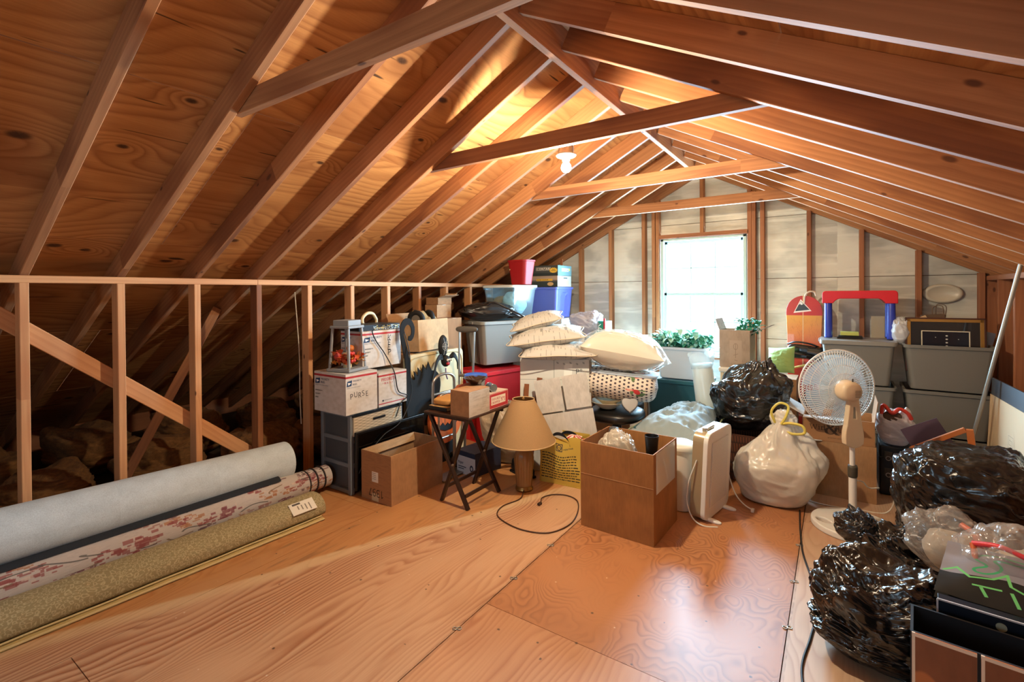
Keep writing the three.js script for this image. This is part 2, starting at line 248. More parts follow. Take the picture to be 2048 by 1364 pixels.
function gable(name, label, z, dir) {                       // z: room face of the studs; dir: -1 when the wall continues toward -z
  const w = structure(name, label, 'wall');
  const deep = 0.089, zc = z + dir * deep / 2, top = (x) => under(x) + 0.02;
  const xs = [-3.05, -2.668, -2.27, -1.862, -1.745, -1.70, -0.751, -0.712, -0.632, -0.228, 0.186, 0.592, 0.995];
  for (const x of xs) part(w, 'stud', post(top(x) - 0.02 - 0.038, 0.038, deep, x, 0.038, zc), dir < 0 && x < -1.6 ? lumberMats[2] : oldStudMat);
  const cx = (WIN.x0 + WIN.x1) / 2;
  part(w, 'header', put(beam(WIN.x1 - WIN.x0 + 0.04, 0.045, deep), cx, 2.098, zc), oldStudMat);
  part(w, 'sill_plate', put(beam(WIN.x1 - WIN.x0 + 0.04, 0.038, deep), cx, 0.77, zc), oldStudMat);
  part(w, 'stud', post(top(-1.217) - 2.12 - 0.02, 0.038, deep, -1.217, 2.12, zc), lumberMats[1]);
  part(w, 'stud', post(0.715, 0.038, deep, -1.217, 0.038, zc), oldStudMat);
  part(w, 'bottom_plate', put(beam(4.6, 0.038, deep), XR, 0.019, zc), oldStudMat);
  // foam boards, cut to the bays; the window bay is left open
  const rows = [0.0, 0.99, 1.607, 2.236, 2.9], edges = [-3.56, -2.668, -2.27, -1.862, -1.7225, -1.217, -0.7315, -0.632, -0.228, 0.186, 0.592, 0.995, 1.13];
  const zf = z + dir * (deep + 0.004);
  for (let i = 0; i + 1 < edges.length; i++) for (let r = 0; r < 4; r++) {
    const a = edges[i], b = edges[i + 1], y0 = rows[r] + 0.002, y1 = rows[r + 1] - 0.003;
    const pieces = [];
    const inWin = a > -1.75 && b < -0.70;
    if (!inWin) pieces.push([y0, y1]); else { if (y0 < 0.752) pieces.push([y0, Math.min(y1, 0.752)]); if (y1 > 2.118) pieces.push([Math.max(y0, 2.118), y1]); }
    for (const [p, q] of pieces) {
      if (q - p < 0.02) continue;
      const ta = top(a) + 0.12, tb = top(b) + 0.12, mid = a < XR && b > XR ? top(XR) + 0.12 : null; if (Math.max(ta, tb) <= p) continue;
      const s = new THREE.Shape(); s.moveTo(a, p); s.lineTo(b, p); s.lineTo(b, Math.min(q, tb)); if (mid) s.lineTo(XR, Math.min(q, mid)); s.lineTo(a, Math.min(q, ta)); s.closePath();
      if (Math.min(q, tb) <= p || Math.min(q, ta) <= p) { if (Math.max(ta, tb) <= p + 0.02) continue; const t = new THREE.Shape(); const xm = ta > tb ? a + (b - a) * (ta - p) / (ta - tb) : b - (b - a) * (tb - p) / (tb - ta); if (ta > tb) { t.moveTo(a, p); t.lineTo(xm, p); t.lineTo(a, Math.min(q, ta)); } else { t.moveTo(xm, p); t.lineTo(b, p); t.lineTo(b, Math.min(q, tb)); } t.closePath(); s.curves = t.curves; s.currentPoint = t.currentPoint; }
      const g = new THREE.ExtrudeGeometry(s, { depth: 0.028, bevelEnabled: false }); g.translate(0, 0, dir < 0 ? zf - 0.028 : zf); part(w, 'foam_board', g, foamMat);
    }
  }
  // sheathing outside closes the wall round the opening
  const out = z + dir * (deep + 0.045), pl = oldStudMat;
  for (const [a, b, p, q] of [[-6.6, WIN.x0 - 0.04, -0.06, 3.1], [WIN.x1 + 0.04, 2.0, -0.06, 3.1], [WIN.x0 - 0.04, WIN.x1 + 0.04, -0.06, WIN.y0 - 0.03], [WIN.x0 - 0.04, WIN.x1 + 0.04, WIN.y1 + 0.03, 3.1]]) part(w, 'sheathing', box(b - a, q - p, 0.014, (a + b) / 2, (p + q) / 2, out, 0), pl);
  return w;
}
gable('wall_back', 'gable wall of studs and wrinkled pale foam board round the window', ZF, -1);
gable('wall_front', 'gable wall behind the viewer', ZB, 1);
const vinyl = mat(0xb4ccc8, 0.45), glassPane = phys(0xffffff, 0.0, { transmission: 1, thickness: 0, ior: 1.45 });
function makeWindow(name, z, dir) {
  const w = structure(name, 'white double hung window with thin grilles, glaring daylight outside', 'window'), { x0, x1, y0, y1 } = WIN, cx = (x0 + x1) / 2;
  const F = (pieces, zc, d) => pieces.map(([a, b, p, q]) => box(b - a, q - p, d, (a + b) / 2, (p + q) / 2, zc, 0.003));
  const zc = z + dir * 0.06;
  part(w, 'frame', F([[x0, x0 + 0.032, y0, y1], [x1 - 0.032, x1, y0, y1], [x0, x1, y1 - 0.025, y1], [x0, x1, y0, y0 + 0.03]], zc, 0.09), vinyl);
  part(w, 'sill', box(x1 - x0 + 0.03, 0.025, 0.12, cx, y0 - 0.012, z + dir * 0.035, 0.004), vinyl);
  const sash = (p, q, zz, rail) => {
    const s = part(w, 'sash', F([[x0 + 0.03, x0 + 0.062, p, q], [x1 - 0.062, x1 - 0.03, p, q], [x0 + 0.03, x1 - 0.03, p, p + rail], [x0 + 0.03, x1 - 0.03, q - 0.032, q]], zz, 0.026), vinyl);
    const a = x0 + 0.062, b = x1 - 0.062, h = (q - p);
    part(s, 'grille', F([[lerp(a, b, 1 / 3) - 0.008, lerp(a, b, 1 / 3) + 0.008, p + rail, q - 0.03], [lerp(a, b, 2 / 3) - 0.008, lerp(a, b, 2 / 3) + 0.008, p + rail, q - 0.03], [a, b, p + h / 2 - 0.008, p + h / 2 + 0.008]], zz, 0.005), vinyl);
    part(s, 'pane', new THREE.PlaneGeometry(b - a, h - rail - 0.03).translate((a + b) / 2, (p + rail + q - 0.032) / 2, zz + dir * 0.008), glassPane);
  };
  sash(y0 + 0.03, 1.468, z + dir * 0.052, 0.045); sash(1.435, y1 - 0.025, z + dir * 0.084, 0.034);
}
makeWindow('window_1', ZF, -1); makeWindow('window_2', ZB, 1);
// ---------------------------------------------------------------- the bulb
{
  const t = thing('ceiling_bulb', 'bare lit bulb in a white porcelain holder under a collar tie', 'light', [BULB[0], 2.268, BULB[2]]);
  part(t, 'junction_box', cyl(0.045, 0.045, 0.05, 0, 0.025, 0, 8), mat(0x9a948a, 0.5, { metalness: 0.5 }));
  part(t, 'holder', lathe([[0.0, 0], [0.056, 0], [0.058, -0.006], [0.05, -0.014], [0.03, -0.018], [0.022, -0.026], [0.022, -0.036], [0.019, -0.038], [0, -0.038]], 32), mat(0xf2f0ea, 0.35));
  part(t, 'bulb', lathe([[0.013, -0.034], [0.016, -0.044], [0.026, -0.060], [0.030, -0.075], [0.028, -0.088], [0.018, -0.100], [0.0, -0.105]].reverse(), 28), new THREE.MeshStandardMaterial({ color: 0xffffff, emissive: new THREE.Color(1, 0.93, 0.8), emissiveIntensity: 9 }));
  const l = new THREE.PointLight(new THREE.Color(1.0, 0.84, 0.60), BULB_POWER, 0, 2); l.name = 'bulb_light'; l.position.set(BULB[0], BULB[1], BULB[2]); l.castShadow = true; l.shadow.radius = 1.4; scene.add(l);
}
// ---------------------------------------------------------------- materials and makers for the stored things
const cardTex = pixelTexture(256, 256, (u, v) => { const n = fbm(u * 6, v * 6, 301, 3), f = vnoise(u * 120, v * 16, 302), k = 0.86 + 0.16 * n + 0.06 * (f - 0.5); return [255 * k, 255 * k, 255 * k]; });
const card = (hex) => mat(hex, 0.85, { map: cardTex });
const kraft = card(0xb08258), kraftLight = card(0xc2986a), kraftDark = card(0x9a6c44), kraftPale = card(0xd0b08a), whiteCard = card(0xd2cec8);
const blackPlastic = mat(0x0b0b0c, 0.35), blackMat = mat(0x0a0909, 0.7), steel = mat(0xb4b0a8, 0.3, { metalness: 0.9 }), dullSteel = mat(0x9c978f, 0.42, { metalness: 0.8 }), whitePlastic = mat(0xe9e6df, 0.35), cordBlack = mat(0x111111, 0.5), cordWhite = mat(0xe0dcd2, 0.45), tapeMat = phys(0xc9a878, 0.25, { clearcoat: 0.4 });
const crinkle = pixelTexture(512, 512, (u, v) => { const U = u * 12, W = v * 12, a = 1 - 2 * Math.abs(fbm(U, W, 351, 3) - 0.5), b = 1 - 2 * Math.abs(fbm(U * 2.3 + 5, W * 2.3, 352, 2) - 0.5), k = 255 * clamp(a * 0.7 + b * 0.4 - 0.1); return [k, k, k]; }, false);
const trashBlack = phys(0x0c0c0d, 0.25, { clearcoat: 0.7, clearcoatRoughness: 0.1, bumpMap: uvScale(crinkle, 1, 1), bumpScale: 0.012 });
function faceMats(base, faces) { return ['px', 'nx', 'py', 'ny', 'pz', 'nz'].map((k) => faces[k] ?? base); }
const printed = (tex, rough = 0.7) => mat(0xffffff, rough, { map: tex });
function tapeStrip(t, w, h, d) { part(t, 'tape', box(w + 0.002, 0.0016, 0.05, 0, h + 0.0006, 0, 0), tapeMat); }
function carton(name, label, w, h, d, pos, turn, base, faces = {}, group, tape = true) {          // a closed box, base at pos
  const t = thing(name, label, 'box', pos, turn, group); const g = new THREE.BoxGeometry(w, h, d).translate(0, h / 2, 0);
  part(t, 'body', g, Object.keys(faces).length ? faceMats(base, faces) : base);
  if (tape) tapeStrip(t, w, h, d); part(t, 'flap', [box(w * 0.999, 0.003, d / 2 - 0.002, 0, h + 0.0012, -d / 4, 0), box(w * 0.999, 0.003, d / 2 - 0.002, 0, h + 0.0012, d / 4, 0)], base); return t;
}
function openBoxGeo(w, h, d, th = 0.005) { return [box(w, h, th, 0, h / 2, d / 2 - th / 2, 0), box(w, h, th, 0, h / 2, -d / 2 + th / 2, 0), box(th, h, d - 2 * th, w / 2 - th / 2, h / 2, 0, 0), box(th, h, d - 2 * th, -w / 2 + th / 2, h / 2, 0, 0), box(w - 2 * th, th, d - 2 * th, 0, th / 2 + 0.002, 0, 0)]; }
function rrRing(w, d, r, corner = 6, side = 10) {
  const out = [], hw = w / 2 - r, hd = d / 2 - r, C = [[hw, hd, 0], [-hw, hd, 1], [-hw, -hd, 2], [hw, -hd, 3]];
  C.forEach(([cx, cz, q], i) => { for (let k = 0; k <= corner; k++) { const a = (q + k / corner) * Math.PI / 2; out.push([cx + r * Math.cos(a), cz + r * Math.sin(a)]); } const [nx, nz, nq] = C[(i + 1) % 4], a1 = (q + 1) * Math.PI / 2, p0 = [cx + r * Math.cos(a1), cz + r * Math.sin(a1)], p1 = [nx + r * Math.cos(nq * Math.PI / 2), nz + r * Math.sin(nq * Math.PI / 2)]; for (let k = 1; k < side; k++) out.push([lerp(p0[0], p1[0], k / side), lerp(p0[1], p1[1], k / side)]); });
  return out;
}
function loft(rings, capA = false, capB = false, f) {         // rings: [y, w, d, r]; f may bend each point
  const R = rings.map(([y, w, d, r]) => rrRing(w, d, Math.min(r, w / 2.01, d / 2.01)).map(([x, z]) => f ? f(x, y, z) : [x, y, z])), n = R[0].length, pos = [], uv = [], idx = [];
  R.forEach((ring, j) => { for (let i = 0; i <= n; i++) { pos.push(...ring[i % n]); uv.push(i / n, j / (R.length - 1)); } });
  for (let j = 0; j + 1 < R.length; j++) for (let i = 0; i < n; i++) { const a = j * (n + 1) + i, b = a + 1, c = a + n + 1, e = c + 1; idx.push(a, c, b, b, c, e); }
  const cap = (j, flip) => { const y = R[j][0][1]; const c = pos.length / 3; pos.push(R[j].reduce((s, p) => s + p[0], 0) / n, R[j].reduce((s, p) => s + p[1], 0) / n, R[j].reduce((s, p) => s + p[2], 0) / n); uv.push(0.5, 0.5); const st = pos.length / 3; for (let i = 0; i <= n; i++) { pos.push(...R[j][i % n]); uv.push(0.5 + 0.5 * Math.cos(i / n * 6.2832), 0.5 + 0.5 * Math.sin(i / n * 6.2832)); } for (let i = 0; i < n; i++) flip ? idx.push(c, st + i, st + i + 1) : idx.push(c, st + i + 1, st + i); };
  if (capA) cap(0, true); if (capB) cap(R.length - 1, false);
  const g = new THREE.BufferGeometry(); g.setAttribute('position', new THREE.Float32BufferAttribute(pos, 3)); g.setAttribute('uv', new THREE.Float32BufferAttribute(uv, 2)); g.setIndex(idx); g.computeVertexNormals(); return creased(g, 0.7);
}
function creased(g, angle) {                                   // smooth normals that break at sharp edges
  const n = g.index ? g.toNonIndexed() : g, P = n.attributes.position, N = new Float32Array(P.count * 3), map = new Map(), key = (i) => Math.round(P.getX(i) * 5e4) + ',' + Math.round(P.getY(i) * 5e4) + ',' + Math.round(P.getZ(i) * 5e4), fn = [], A = V3(), B = V3(), C = V3();
  for (let i = 0; i < P.count; i += 3) { A.fromBufferAttribute(P, i); B.fromBufferAttribute(P, i + 1); C.fromBufferAttribute(P, i + 2); const f = B.sub(A).cross(C.sub(A)); fn.push(f.clone()); for (let k = 0; k < 3; k++) { const q = key(i + k); if (!map.has(q)) map.set(q, []); map.get(q).push(i / 3); } }
  const unit = fn.map((f) => f.clone().normalize()), c = Math.cos(angle), s = V3();
  for (let i = 0; i < P.count; i++) { const me = unit[(i / 3) | 0]; s.set(0, 0, 0); for (const t of map.get(key(i))) if (unit[t].dot(me) >= c) s.add(fn[t]); s.normalize(); N[i * 3] = s.x; N[i * 3 + 1] = s.y; N[i * 3 + 2] = s.z; }
  n.setAttribute('normal', new THREE.BufferAttribute(N, 3)); return n;
}
// a storage tote: long side along x, handles on the short (x) ends
function tote(name, label, w, h, d, pos, turn, body, lidMat, { group, taper = 0.86, recess = true, lidDrop = 0.02 } = {}) {
  const t = thing(name, label, 'tote', pos, turn, group), rim = h - 0.002, rg = [];
  const S = (y) => lerp(taper, 1, y / h); rg.push([0, w * taper - 0.03, d * taper - 0.03, 0.03]);
  for (const k of [0.01, 0.1, 0.25, 0.4, 0.55, 0.68, 0.76, 0.8, 0.83, 0.9]) rg.push([h * k, w * S(h * k), d * S(h * k), 0.035]);
  rg.push([h - 0.028, w * S(h), d * S(h), 0.035], [h - 0.026, w + 0.022, d + 0.022, 0.04], [rim, w + 0.024, d + 0.024, 0.04], [rim, w - 0.008, d - 0.008, 0.035], [h * 0.5, w * S(h / 2) - 0.008, d * S(h / 2) - 0.008, 0.03], [0.008, w * taper - 0.01, d * taper - 0.01, 0.03]);
  const bend = (x, y, z) => { if (!recess || y > h * 0.86 || y < 0.004) return [x, y, z]; const half = w / 2 * S(y), edge = smooth(half - 0.03, half - 0.004, Math.abs(x)), arch = smooth(h * 0.84, h * 0.78, y + 0.9 * Math.max(0, Math.abs(z) - d * 0.10)); const q = edge * smooth(d * 0.2, d * 0.165, Math.abs(z)) * arch; return [x - Math.sign(x) * 0.03 * q, y, z]; };
  part(t, 'body', loft(rg, true, true, bend), body);
  if (lidMat) { part(t, 'lid', loft([[h - 0.022, w + 0.036, d + 0.036, 0.045], [h + 0.006, w + 0.038, d + 0.038, 0.045], [h + 0.010, w + 0.026, d + 0.026, 0.04], [h + 0.010, w - 0.03, d - 0.03, 0.035], [h + 0.010 - lidDrop * 0.4, w - 0.05, d - 0.05, 0.03], [h + 0.010 - lidDrop * 0.4, w * 0.5, d * 0.5, 0.03]], false, true), lidMat); part(t, 'latch', [box(0.02, 0.03, d * 0.22, w / 2 + 0.02, h - 0.008, 0, 0.005), box(0.02, 0.03, d * 0.22, -w / 2 - 0.02, h - 0.008, 0, 0.005)], lidMat); }
  return t;
}
// a crumpled bag: half sizes rx, rz, height h, bottom flat at y = 0
function bagGeo(rx, h, rz, s, { fold = 0.10, fine = 0.035, nu = 110, nv = 80, pinch = 0, cone = 0, lean = [0, 0], e = 0.75, freq = 1 } = {}) {
  const sp = (c, p) => Math.sign(c) * Math.pow(Math.abs(c), p);
  return grid((u, v) => {
    const a = -u * Math.PI * 2, b = v * Math.PI, cx = sp(Math.cos(a), 0.85), cz = sp(Math.sin(a), 0.85); let r = Math.pow(Math.sin(b), e), y = Math.cos(b);
    const X = Math.cos(a) * Math.sin(b), Y = y, Z = Math.sin(a) * Math.sin(b), f = freq;
    const w1 = n3(X * 2.2 * f + 5, Y * 2.2 * f + 9, Z * 2.2 * f, s) - 0.5, r1 = 1 - 2 * Math.abs(n3(X * 3.1 * f + 2 * w1, Y * 4.2 * f + 3, Z * 3.1 * f + 4, s + 5) - 0.5), r2 = 1 - 2 * Math.abs(n3(X * 7.5 * f + 3 * w1, Y * 6.5 * f, Z * 7.5 * f, s + 8) - 0.5), r3 = 1 - 2 * Math.abs(n3(X * 17 * f + 4 * w1, Y * 14 * f, Z * 17 * f, s + 11) - 0.5);
    let d = 1 + fold * (1.3 * w1 + 0.35 * (r1 - 0.5)) + fine * ((r2 - 0.5) * 1.1 + (r3 - 0.5) * 0.5);
    if (cone) r *= lerp(1, 0.30, smooth(-0.15, 0.95, y)); if (pinch) { const k = smooth(1 - pinch, 1, y); const pl = Math.sin(a * 9 + s) * 0.5 + Math.sin(a * 17 + 2 * s) * 0.5; r = lerp(r, 0.12, smooth(0.35, 0.98, y) * 0.72); d += 0.035 * pl * smooth(0.1, 0.8, y) * (1 - k * 0.5); }
    let yy = (y * 0.5 + 0.5) * d; yy = yy < 0.12 ? 0.12 * Math.pow(Math.max(0, yy) / 0.12, 2.2) : yy;
    return [cx * r * rx * d + lean[0] * yy * h, yy * h, cz * r * rz * d + lean[1] * yy * h];
  }, nu, nv, true);
}
function superBox(a, b, c, p, f, nu = 72, nv = 40) {          // rounded cushion-like box, centred
  const sp = (t, q) => Math.sign(t) * Math.pow(Math.abs(t), q);
  return grid((u, v) => { const t = -u * Math.PI * 2, q = v * Math.PI; const sx = sp(Math.cos(t), p) * sp(Math.sin(q), p), sz = sp(Math.sin(t), p) * sp(Math.sin(q), p), sy = sp(Math.cos(q), p); let P = [a * sx, b * sy, c * sz]; return f ? f(P, u, v) : P; }, nu, nv, true);
}
function pillowGeo(w, d, t, s) {
  const half = (sg) => grid((u, v) => { const a = u * 2 - 1, b = v * 2 - 1; const th = Math.pow(Math.max(0, 1 - Math.pow(Math.abs(a), 2.6)), 0.62) * Math.pow(Math.max(0, 1 - Math.pow(Math.abs(b), 2.6)), 0.62); const x = a * w / 2 * (1 - 0.07 * (1 - b * b)), z = b * d / 2 * (1 - 0.07 * (1 - a * a)); const wr = (1 - 2 * Math.abs(n3(a * 3 + 7, b * 6, s, s) - 0.5)) * 0.09 + (n3(a * 9, b * 14, s + 2, s) - 0.5) * 0.07; return [x, sg * t / 2 * th * (1 + wr * 1.6), z]; }, 44, 36);
  const top = half(1), bot = half(-1); const flip = (g) => { const i = g.index.array; for (let k = 0; k < i.length; k += 3) { const q = i[k]; i[k] = i[k + 1]; i[k + 1] = q; } g.computeVertexNormals(); return g; };
  return join([flip(top), bot]);
}
const leafGeo = (L, W) => { const g = grid((u, v) => { const x = (u - 0.5) * W * Math.sin(Math.PI * clamp(v * 0.92 + 0.06)) * 1.1; return [x, 0.18 * L * Math.sin(v * Math.PI) + Math.abs(x) * 0.4, v * L]; }, 2, 5); return g; };
function foliage(n, spread, s, L = 0.06, W = 0.03) { const out = []; for (let i = 0; i < n; i++) { const q = (k) => hash(i, k, s); out.push(put(leafGeo(L * (0.7 + 0.6 * q(1)), W * (0.7 + 0.6 * q(2))), (q(3) - 0.5) * spread[0], q(4) * spread[1], (q(5) - 0.5) * spread[2], -0.9 + 1.3 * q(6), q(7) * 6.28, 0.6 * (q(8) - 0.5))); } return out; }

// ---------------------------------------------------------------- insulation behind the knee wall
const woolTex = pixelTexture(256, 256, (u, v) => { const n = fbm(u * 14, v * 14, 411, 4), f = vnoise(u * 70, v * 90, 412); return mix3([150, 104, 54], [86, 56, 28], clamp(0.8 * n + 0.3 * f)); });
const woolMat = mat(0xffffff, 1, { map: uvScale(woolTex, 4, 3) });
[[-4.15, -0.52, 0.42, 0.20, 'folded brown insulation batt behind the stud nearest the camera'], [-4.62, -0.98, 0.34, 0.24, 'brown insulation batt sagging behind the second stud from the left'], [-4.62, -1.66, 0.34, 0.28, 'curled brown insulation batt beside the slanting eave strut'], [-4.05, -2.22, 0.40, 0.30, 'rolled end of brown insulation under the low end of the diagonal brace'], [-4.1, -2.86, 0.45, 0.24, 'brown insulation batt behind the grey plastic drawers'], [-5.40, -0.72, 0.46, 0.27, 'far brown insulation batt deep in the eave at the left frame edge'], [-5.42, -1.42, 0.46, 0.32, 'humped brown insulation batt deep in the eave'], [-5.25, -2.12, 0.46, 0.30, 'brown insulation batt deep in the eave behind the fourth stud'], [-5.15, -2.85, 0.46, 0.28, 'brown insulation batt deep in the eave behind the mailing boxes'], [-4.35, 0.12, 0.45, 0.2, 'brown insulation batt cut by the left frame edge'], [-5.2, -3.55, 0.46, 0.30, 'brown insulation batt in the darkest part of the eave']].forEach(([x, z, r, h, label], i) => solo('insulation_batt', label, 'insulation', bagGeo(r * 0.86, h * 1.15, 0.26, 500 + i * 7, { fold: 0.26, fine: 0.06, e: 0.6, nu: 64, nv: 40 }), woolMat, [x, -0.02, z], rad(-20 + 40 * hash(i, 3, 9)), 'insulation batts in the eave'));

// ---------------------------------------------------------------- rolled rugs along the knee wall
function rolled(name, label, A, B, prof, mats, category = 'rug') {   // prof(angle, s) -> radius pair; a roll from A to B with a spiral end
  const t = thing(name, label, category, A, 0); const d = V3(B[0] - A[0], B[1] - A[1], B[2] - A[2]), L = d.length(); t.quaternion.setFromUnitVectors(V3(0, 0, -1), d.clone().normalize());
  part(t, 'pile', grid((u, v) => { const a = u * Math.PI * 2, [x, y] = prof(a, v); return [x, y, -v * L]; }, 64, 60, true), mats[0]);
  const ends = []; for (const v of [0, 1]) { ends.push(grid((u, q) => { const a = u * Math.PI * 2 * (v ? -1 : 1), [x, y] = prof(a, v); const k = 1 - q; return [x * k, y * k, -v * L + (v ? 1 : -1) * 0.012 * Math.sin(q * 60) * q * 0.6]; }, 48, 26)); }
  part(t, 'rolled_end', ends, mats[1] ?? mats[0]); return t;
}
const greyRugTex = pixelTexture(512, 512, (u, v) => { const n = fbm(u * 8, v * 8, 601, 3), w = vnoise(u * 200, v * 256, 602), k = 198 + 20 * n + 26 * (w - 0.5); return [k * 0.95, k * 1.0, k * 1.02]; });
rolled('carpet_roll', 'large rolled grey carpet lying on top of the two rugs', [-3.325, 0.372, 0.55], [-3.325, 0.278, -1.98], (a) => [0.134 * Math.cos(a), 0.134 * Math.sin(a)], [mat(0xffffff, 0.95, { map: uvScale(greyRugTex, 2, 5) }), mat(0xa9a090, 0.95)]);
const floralTex = drawn(1024, 2048, (g, W, H) => {
  g.fillStyle = '#bfb2a8'; g.fillRect(0, 0, W, H); let q = 3; const R = () => hash(q++, 4, 61);
  for (let i = 0; i < 9000; i++) { g.fillStyle = R() > 0.5 ? 'rgba(90,76,72,.10)' : 'rgba(230,220,212,.14)'; g.fillRect(R() * W, R() * H, 3, 8 + 12 * R()); }
  const pal = ['#a8704e', '#8e4a48', '#6a4a4e', '#b98a5e', '#7d3f45', '#9a6a62'];
  g.globalAlpha = 0.7; for (let i = 0; i < 280; i++) { const x = R() * W, y = R() * H, r = 22 + 40 * R(), c = pal[Math.floor(R() * 6)]; for (let k = 0; k < 22; k++) { g.fillStyle = k % 4 === 3 ? '#cdb8a8' : c; const a = R() * 6.28, d = r * Math.sqrt(R()); g.fillRect(x + Math.cos(a) * d, y + Math.sin(a) * d * 1.4, 8 + r * 0.4 * R(), 8 + r * 0.5 * R()); } } g.globalAlpha = 0.75;
  g.lineWidth = 9; for (let i = 0; i < 70; i++) { g.strokeStyle = R() > 0.4 ? '#57524e' : '#7a6048'; const x = R() * W, y = R() * H; g.beginPath(); g.moveTo(x, y); g.bezierCurveTo(x + 60 * (R() - 0.5), y + 50, x + 120 * (R() - 0.5), y + 90, x + 160 * (R() - 0.5), y + 150 * R()); g.stroke(); }
  g.fillStyle = '#322a28'; g.fillRect(0, H * 0.78, W, H * 0.05);                                   // dark border band toward the end
  for (let i = 0; i < 160; i++) { g.fillStyle = ['#4a3a36', '#a0704a', '#b9a28c', '#6b5a50'][Math.floor(R() * 4)]; g.beginPath(); g.ellipse(R() * W, H * (0.80 + 0.2 * R()), 16 + 18 * R(), 10 + 16 * R(), R() * 3, 0, 7); g.fill(); }
});
floralTex.wrapS = floralTex.wrapT = THREE.RepeatWrapping;
{
  const t = rolled('rug_roll', 'rolled faded floral rug tied with dark cords under the grey carpet', [-3.262, 0.118, 0.5], [-3.215, 0.112, -2.24], (a, v) => { const k = 0.108 - 0.03 * smooth(0.80, 0.98, v); return [k * Math.cos(a), k * Math.sin(a)]; }, [mat(0xffffff, 0.95, { map: floralTex }), mat(0x6f5640, 0.95)]);
  for (const z of [2.50, 2.56, 2.62, 2.68]) part(t, 'cord_tie', put(new THREE.TorusGeometry(0.082, 0.006, 6, 32), 0, 0, -z), mat(0x2a211c, 0.8));
  part(t, 'folded_edge', grid((u, v) => { const a = lerp(1.55, 1.08 - 0.12 * v, u), r = 0.113 + 0.010 * Math.sin(u * 3); return [r * Math.cos(a), r * Math.sin(a), -0.1 - v * 2.25]; }, 6, 40), mat(0x23262c, 0.9), 'dark navy rug edge');
}
const oliveTex = pixelTexture(1024, 1024, (u, v) => { const m = (x) => Math.abs(((x % 1) + 1) % 1 - 0.5) * 2; const s1 = Math.sin((m(u * 2) * 5 + 3 * fbm(u * 7, v * 9, 621, 3)) * 3), s2 = Math.sin((m(v * 3) * 5 + 3 * fbm(u * 8, v * 8, 622, 3)) * 3); const k = smooth(-0.1, 0.2, s1 * s2) * (1 - smooth(0.5, 0.8, s1 * s2)); const c = mix3([160, 144, 104], [206, 190, 150], k * 0.75); return mix3(c, [110, 96, 62], 0.3 * vnoise(u * 300, v * 420, 8)); });
{
  const t = rolled('rug_roll', 'rolled olive and tan patterned rug in front, with a white tag', [-3.10, 0.062, 0.5], [-2.945, 0.062, -1.97], (a) => { const c = Math.cos(a), s = Math.sin(a); return [0.118 * Math.sign(c) * Math.pow(Math.abs(c), 0.9), s > 0 ? 0.075 * s : 0.060 * Math.sign(s) * Math.pow(-s, 0.6)]; }, [mat(0xffffff, 0.95, { map: uvScale(oliveTex, 2, 5) }), mat(0xa89468, 0.95)]);
  part(t, 'bound_edge', grid((u, v) => [0.098 + 0.056 * u, -0.048 - 0.010 * u + 0.002 * Math.sin(v * 90), -v * 2.45], 3, 60), mat(0xc0a468, 0.9), 'tan bound edge lying on the floor');
  part(t, 'edge_cord', tube(Array.from({ length: 12 }, (_, i) => [0.118, -0.045 + 0.003 * (i % 2), -i * 0.222]), 0.005, 60, 6), mat(0xd2ba84, 0.9));
  part(t, 'edge_cord', tube(Array.from({ length: 12 }, (_, i) => [0.150, -0.053, -i * 0.222]), 0.006, 60, 6), mat(0xd2ba84, 0.9));
  const tag = drawn(256, 128, (g) => { g.fillStyle = '#eae2d2'; g.fillRect(0, 0, 256, 128); g.fillStyle = '#8a8070'; for (let i = 0; i < 4; i++) g.fillRect(80, 26 + i * 20, 150 - 22 * i, 6); g.fillStyle = '#55504a'; g.fillRect(16, 70, 40, 42); });
  part(t, 'tag', put(new THREE.BoxGeometry(0.085, 0.002, 0.16), 0.092, 0.052, -2.33, 0, 0, -0.62), [printed(tag), printed(tag), printed(tag), printed(tag), printed(tag), printed(tag)], 'white paper tag');
}

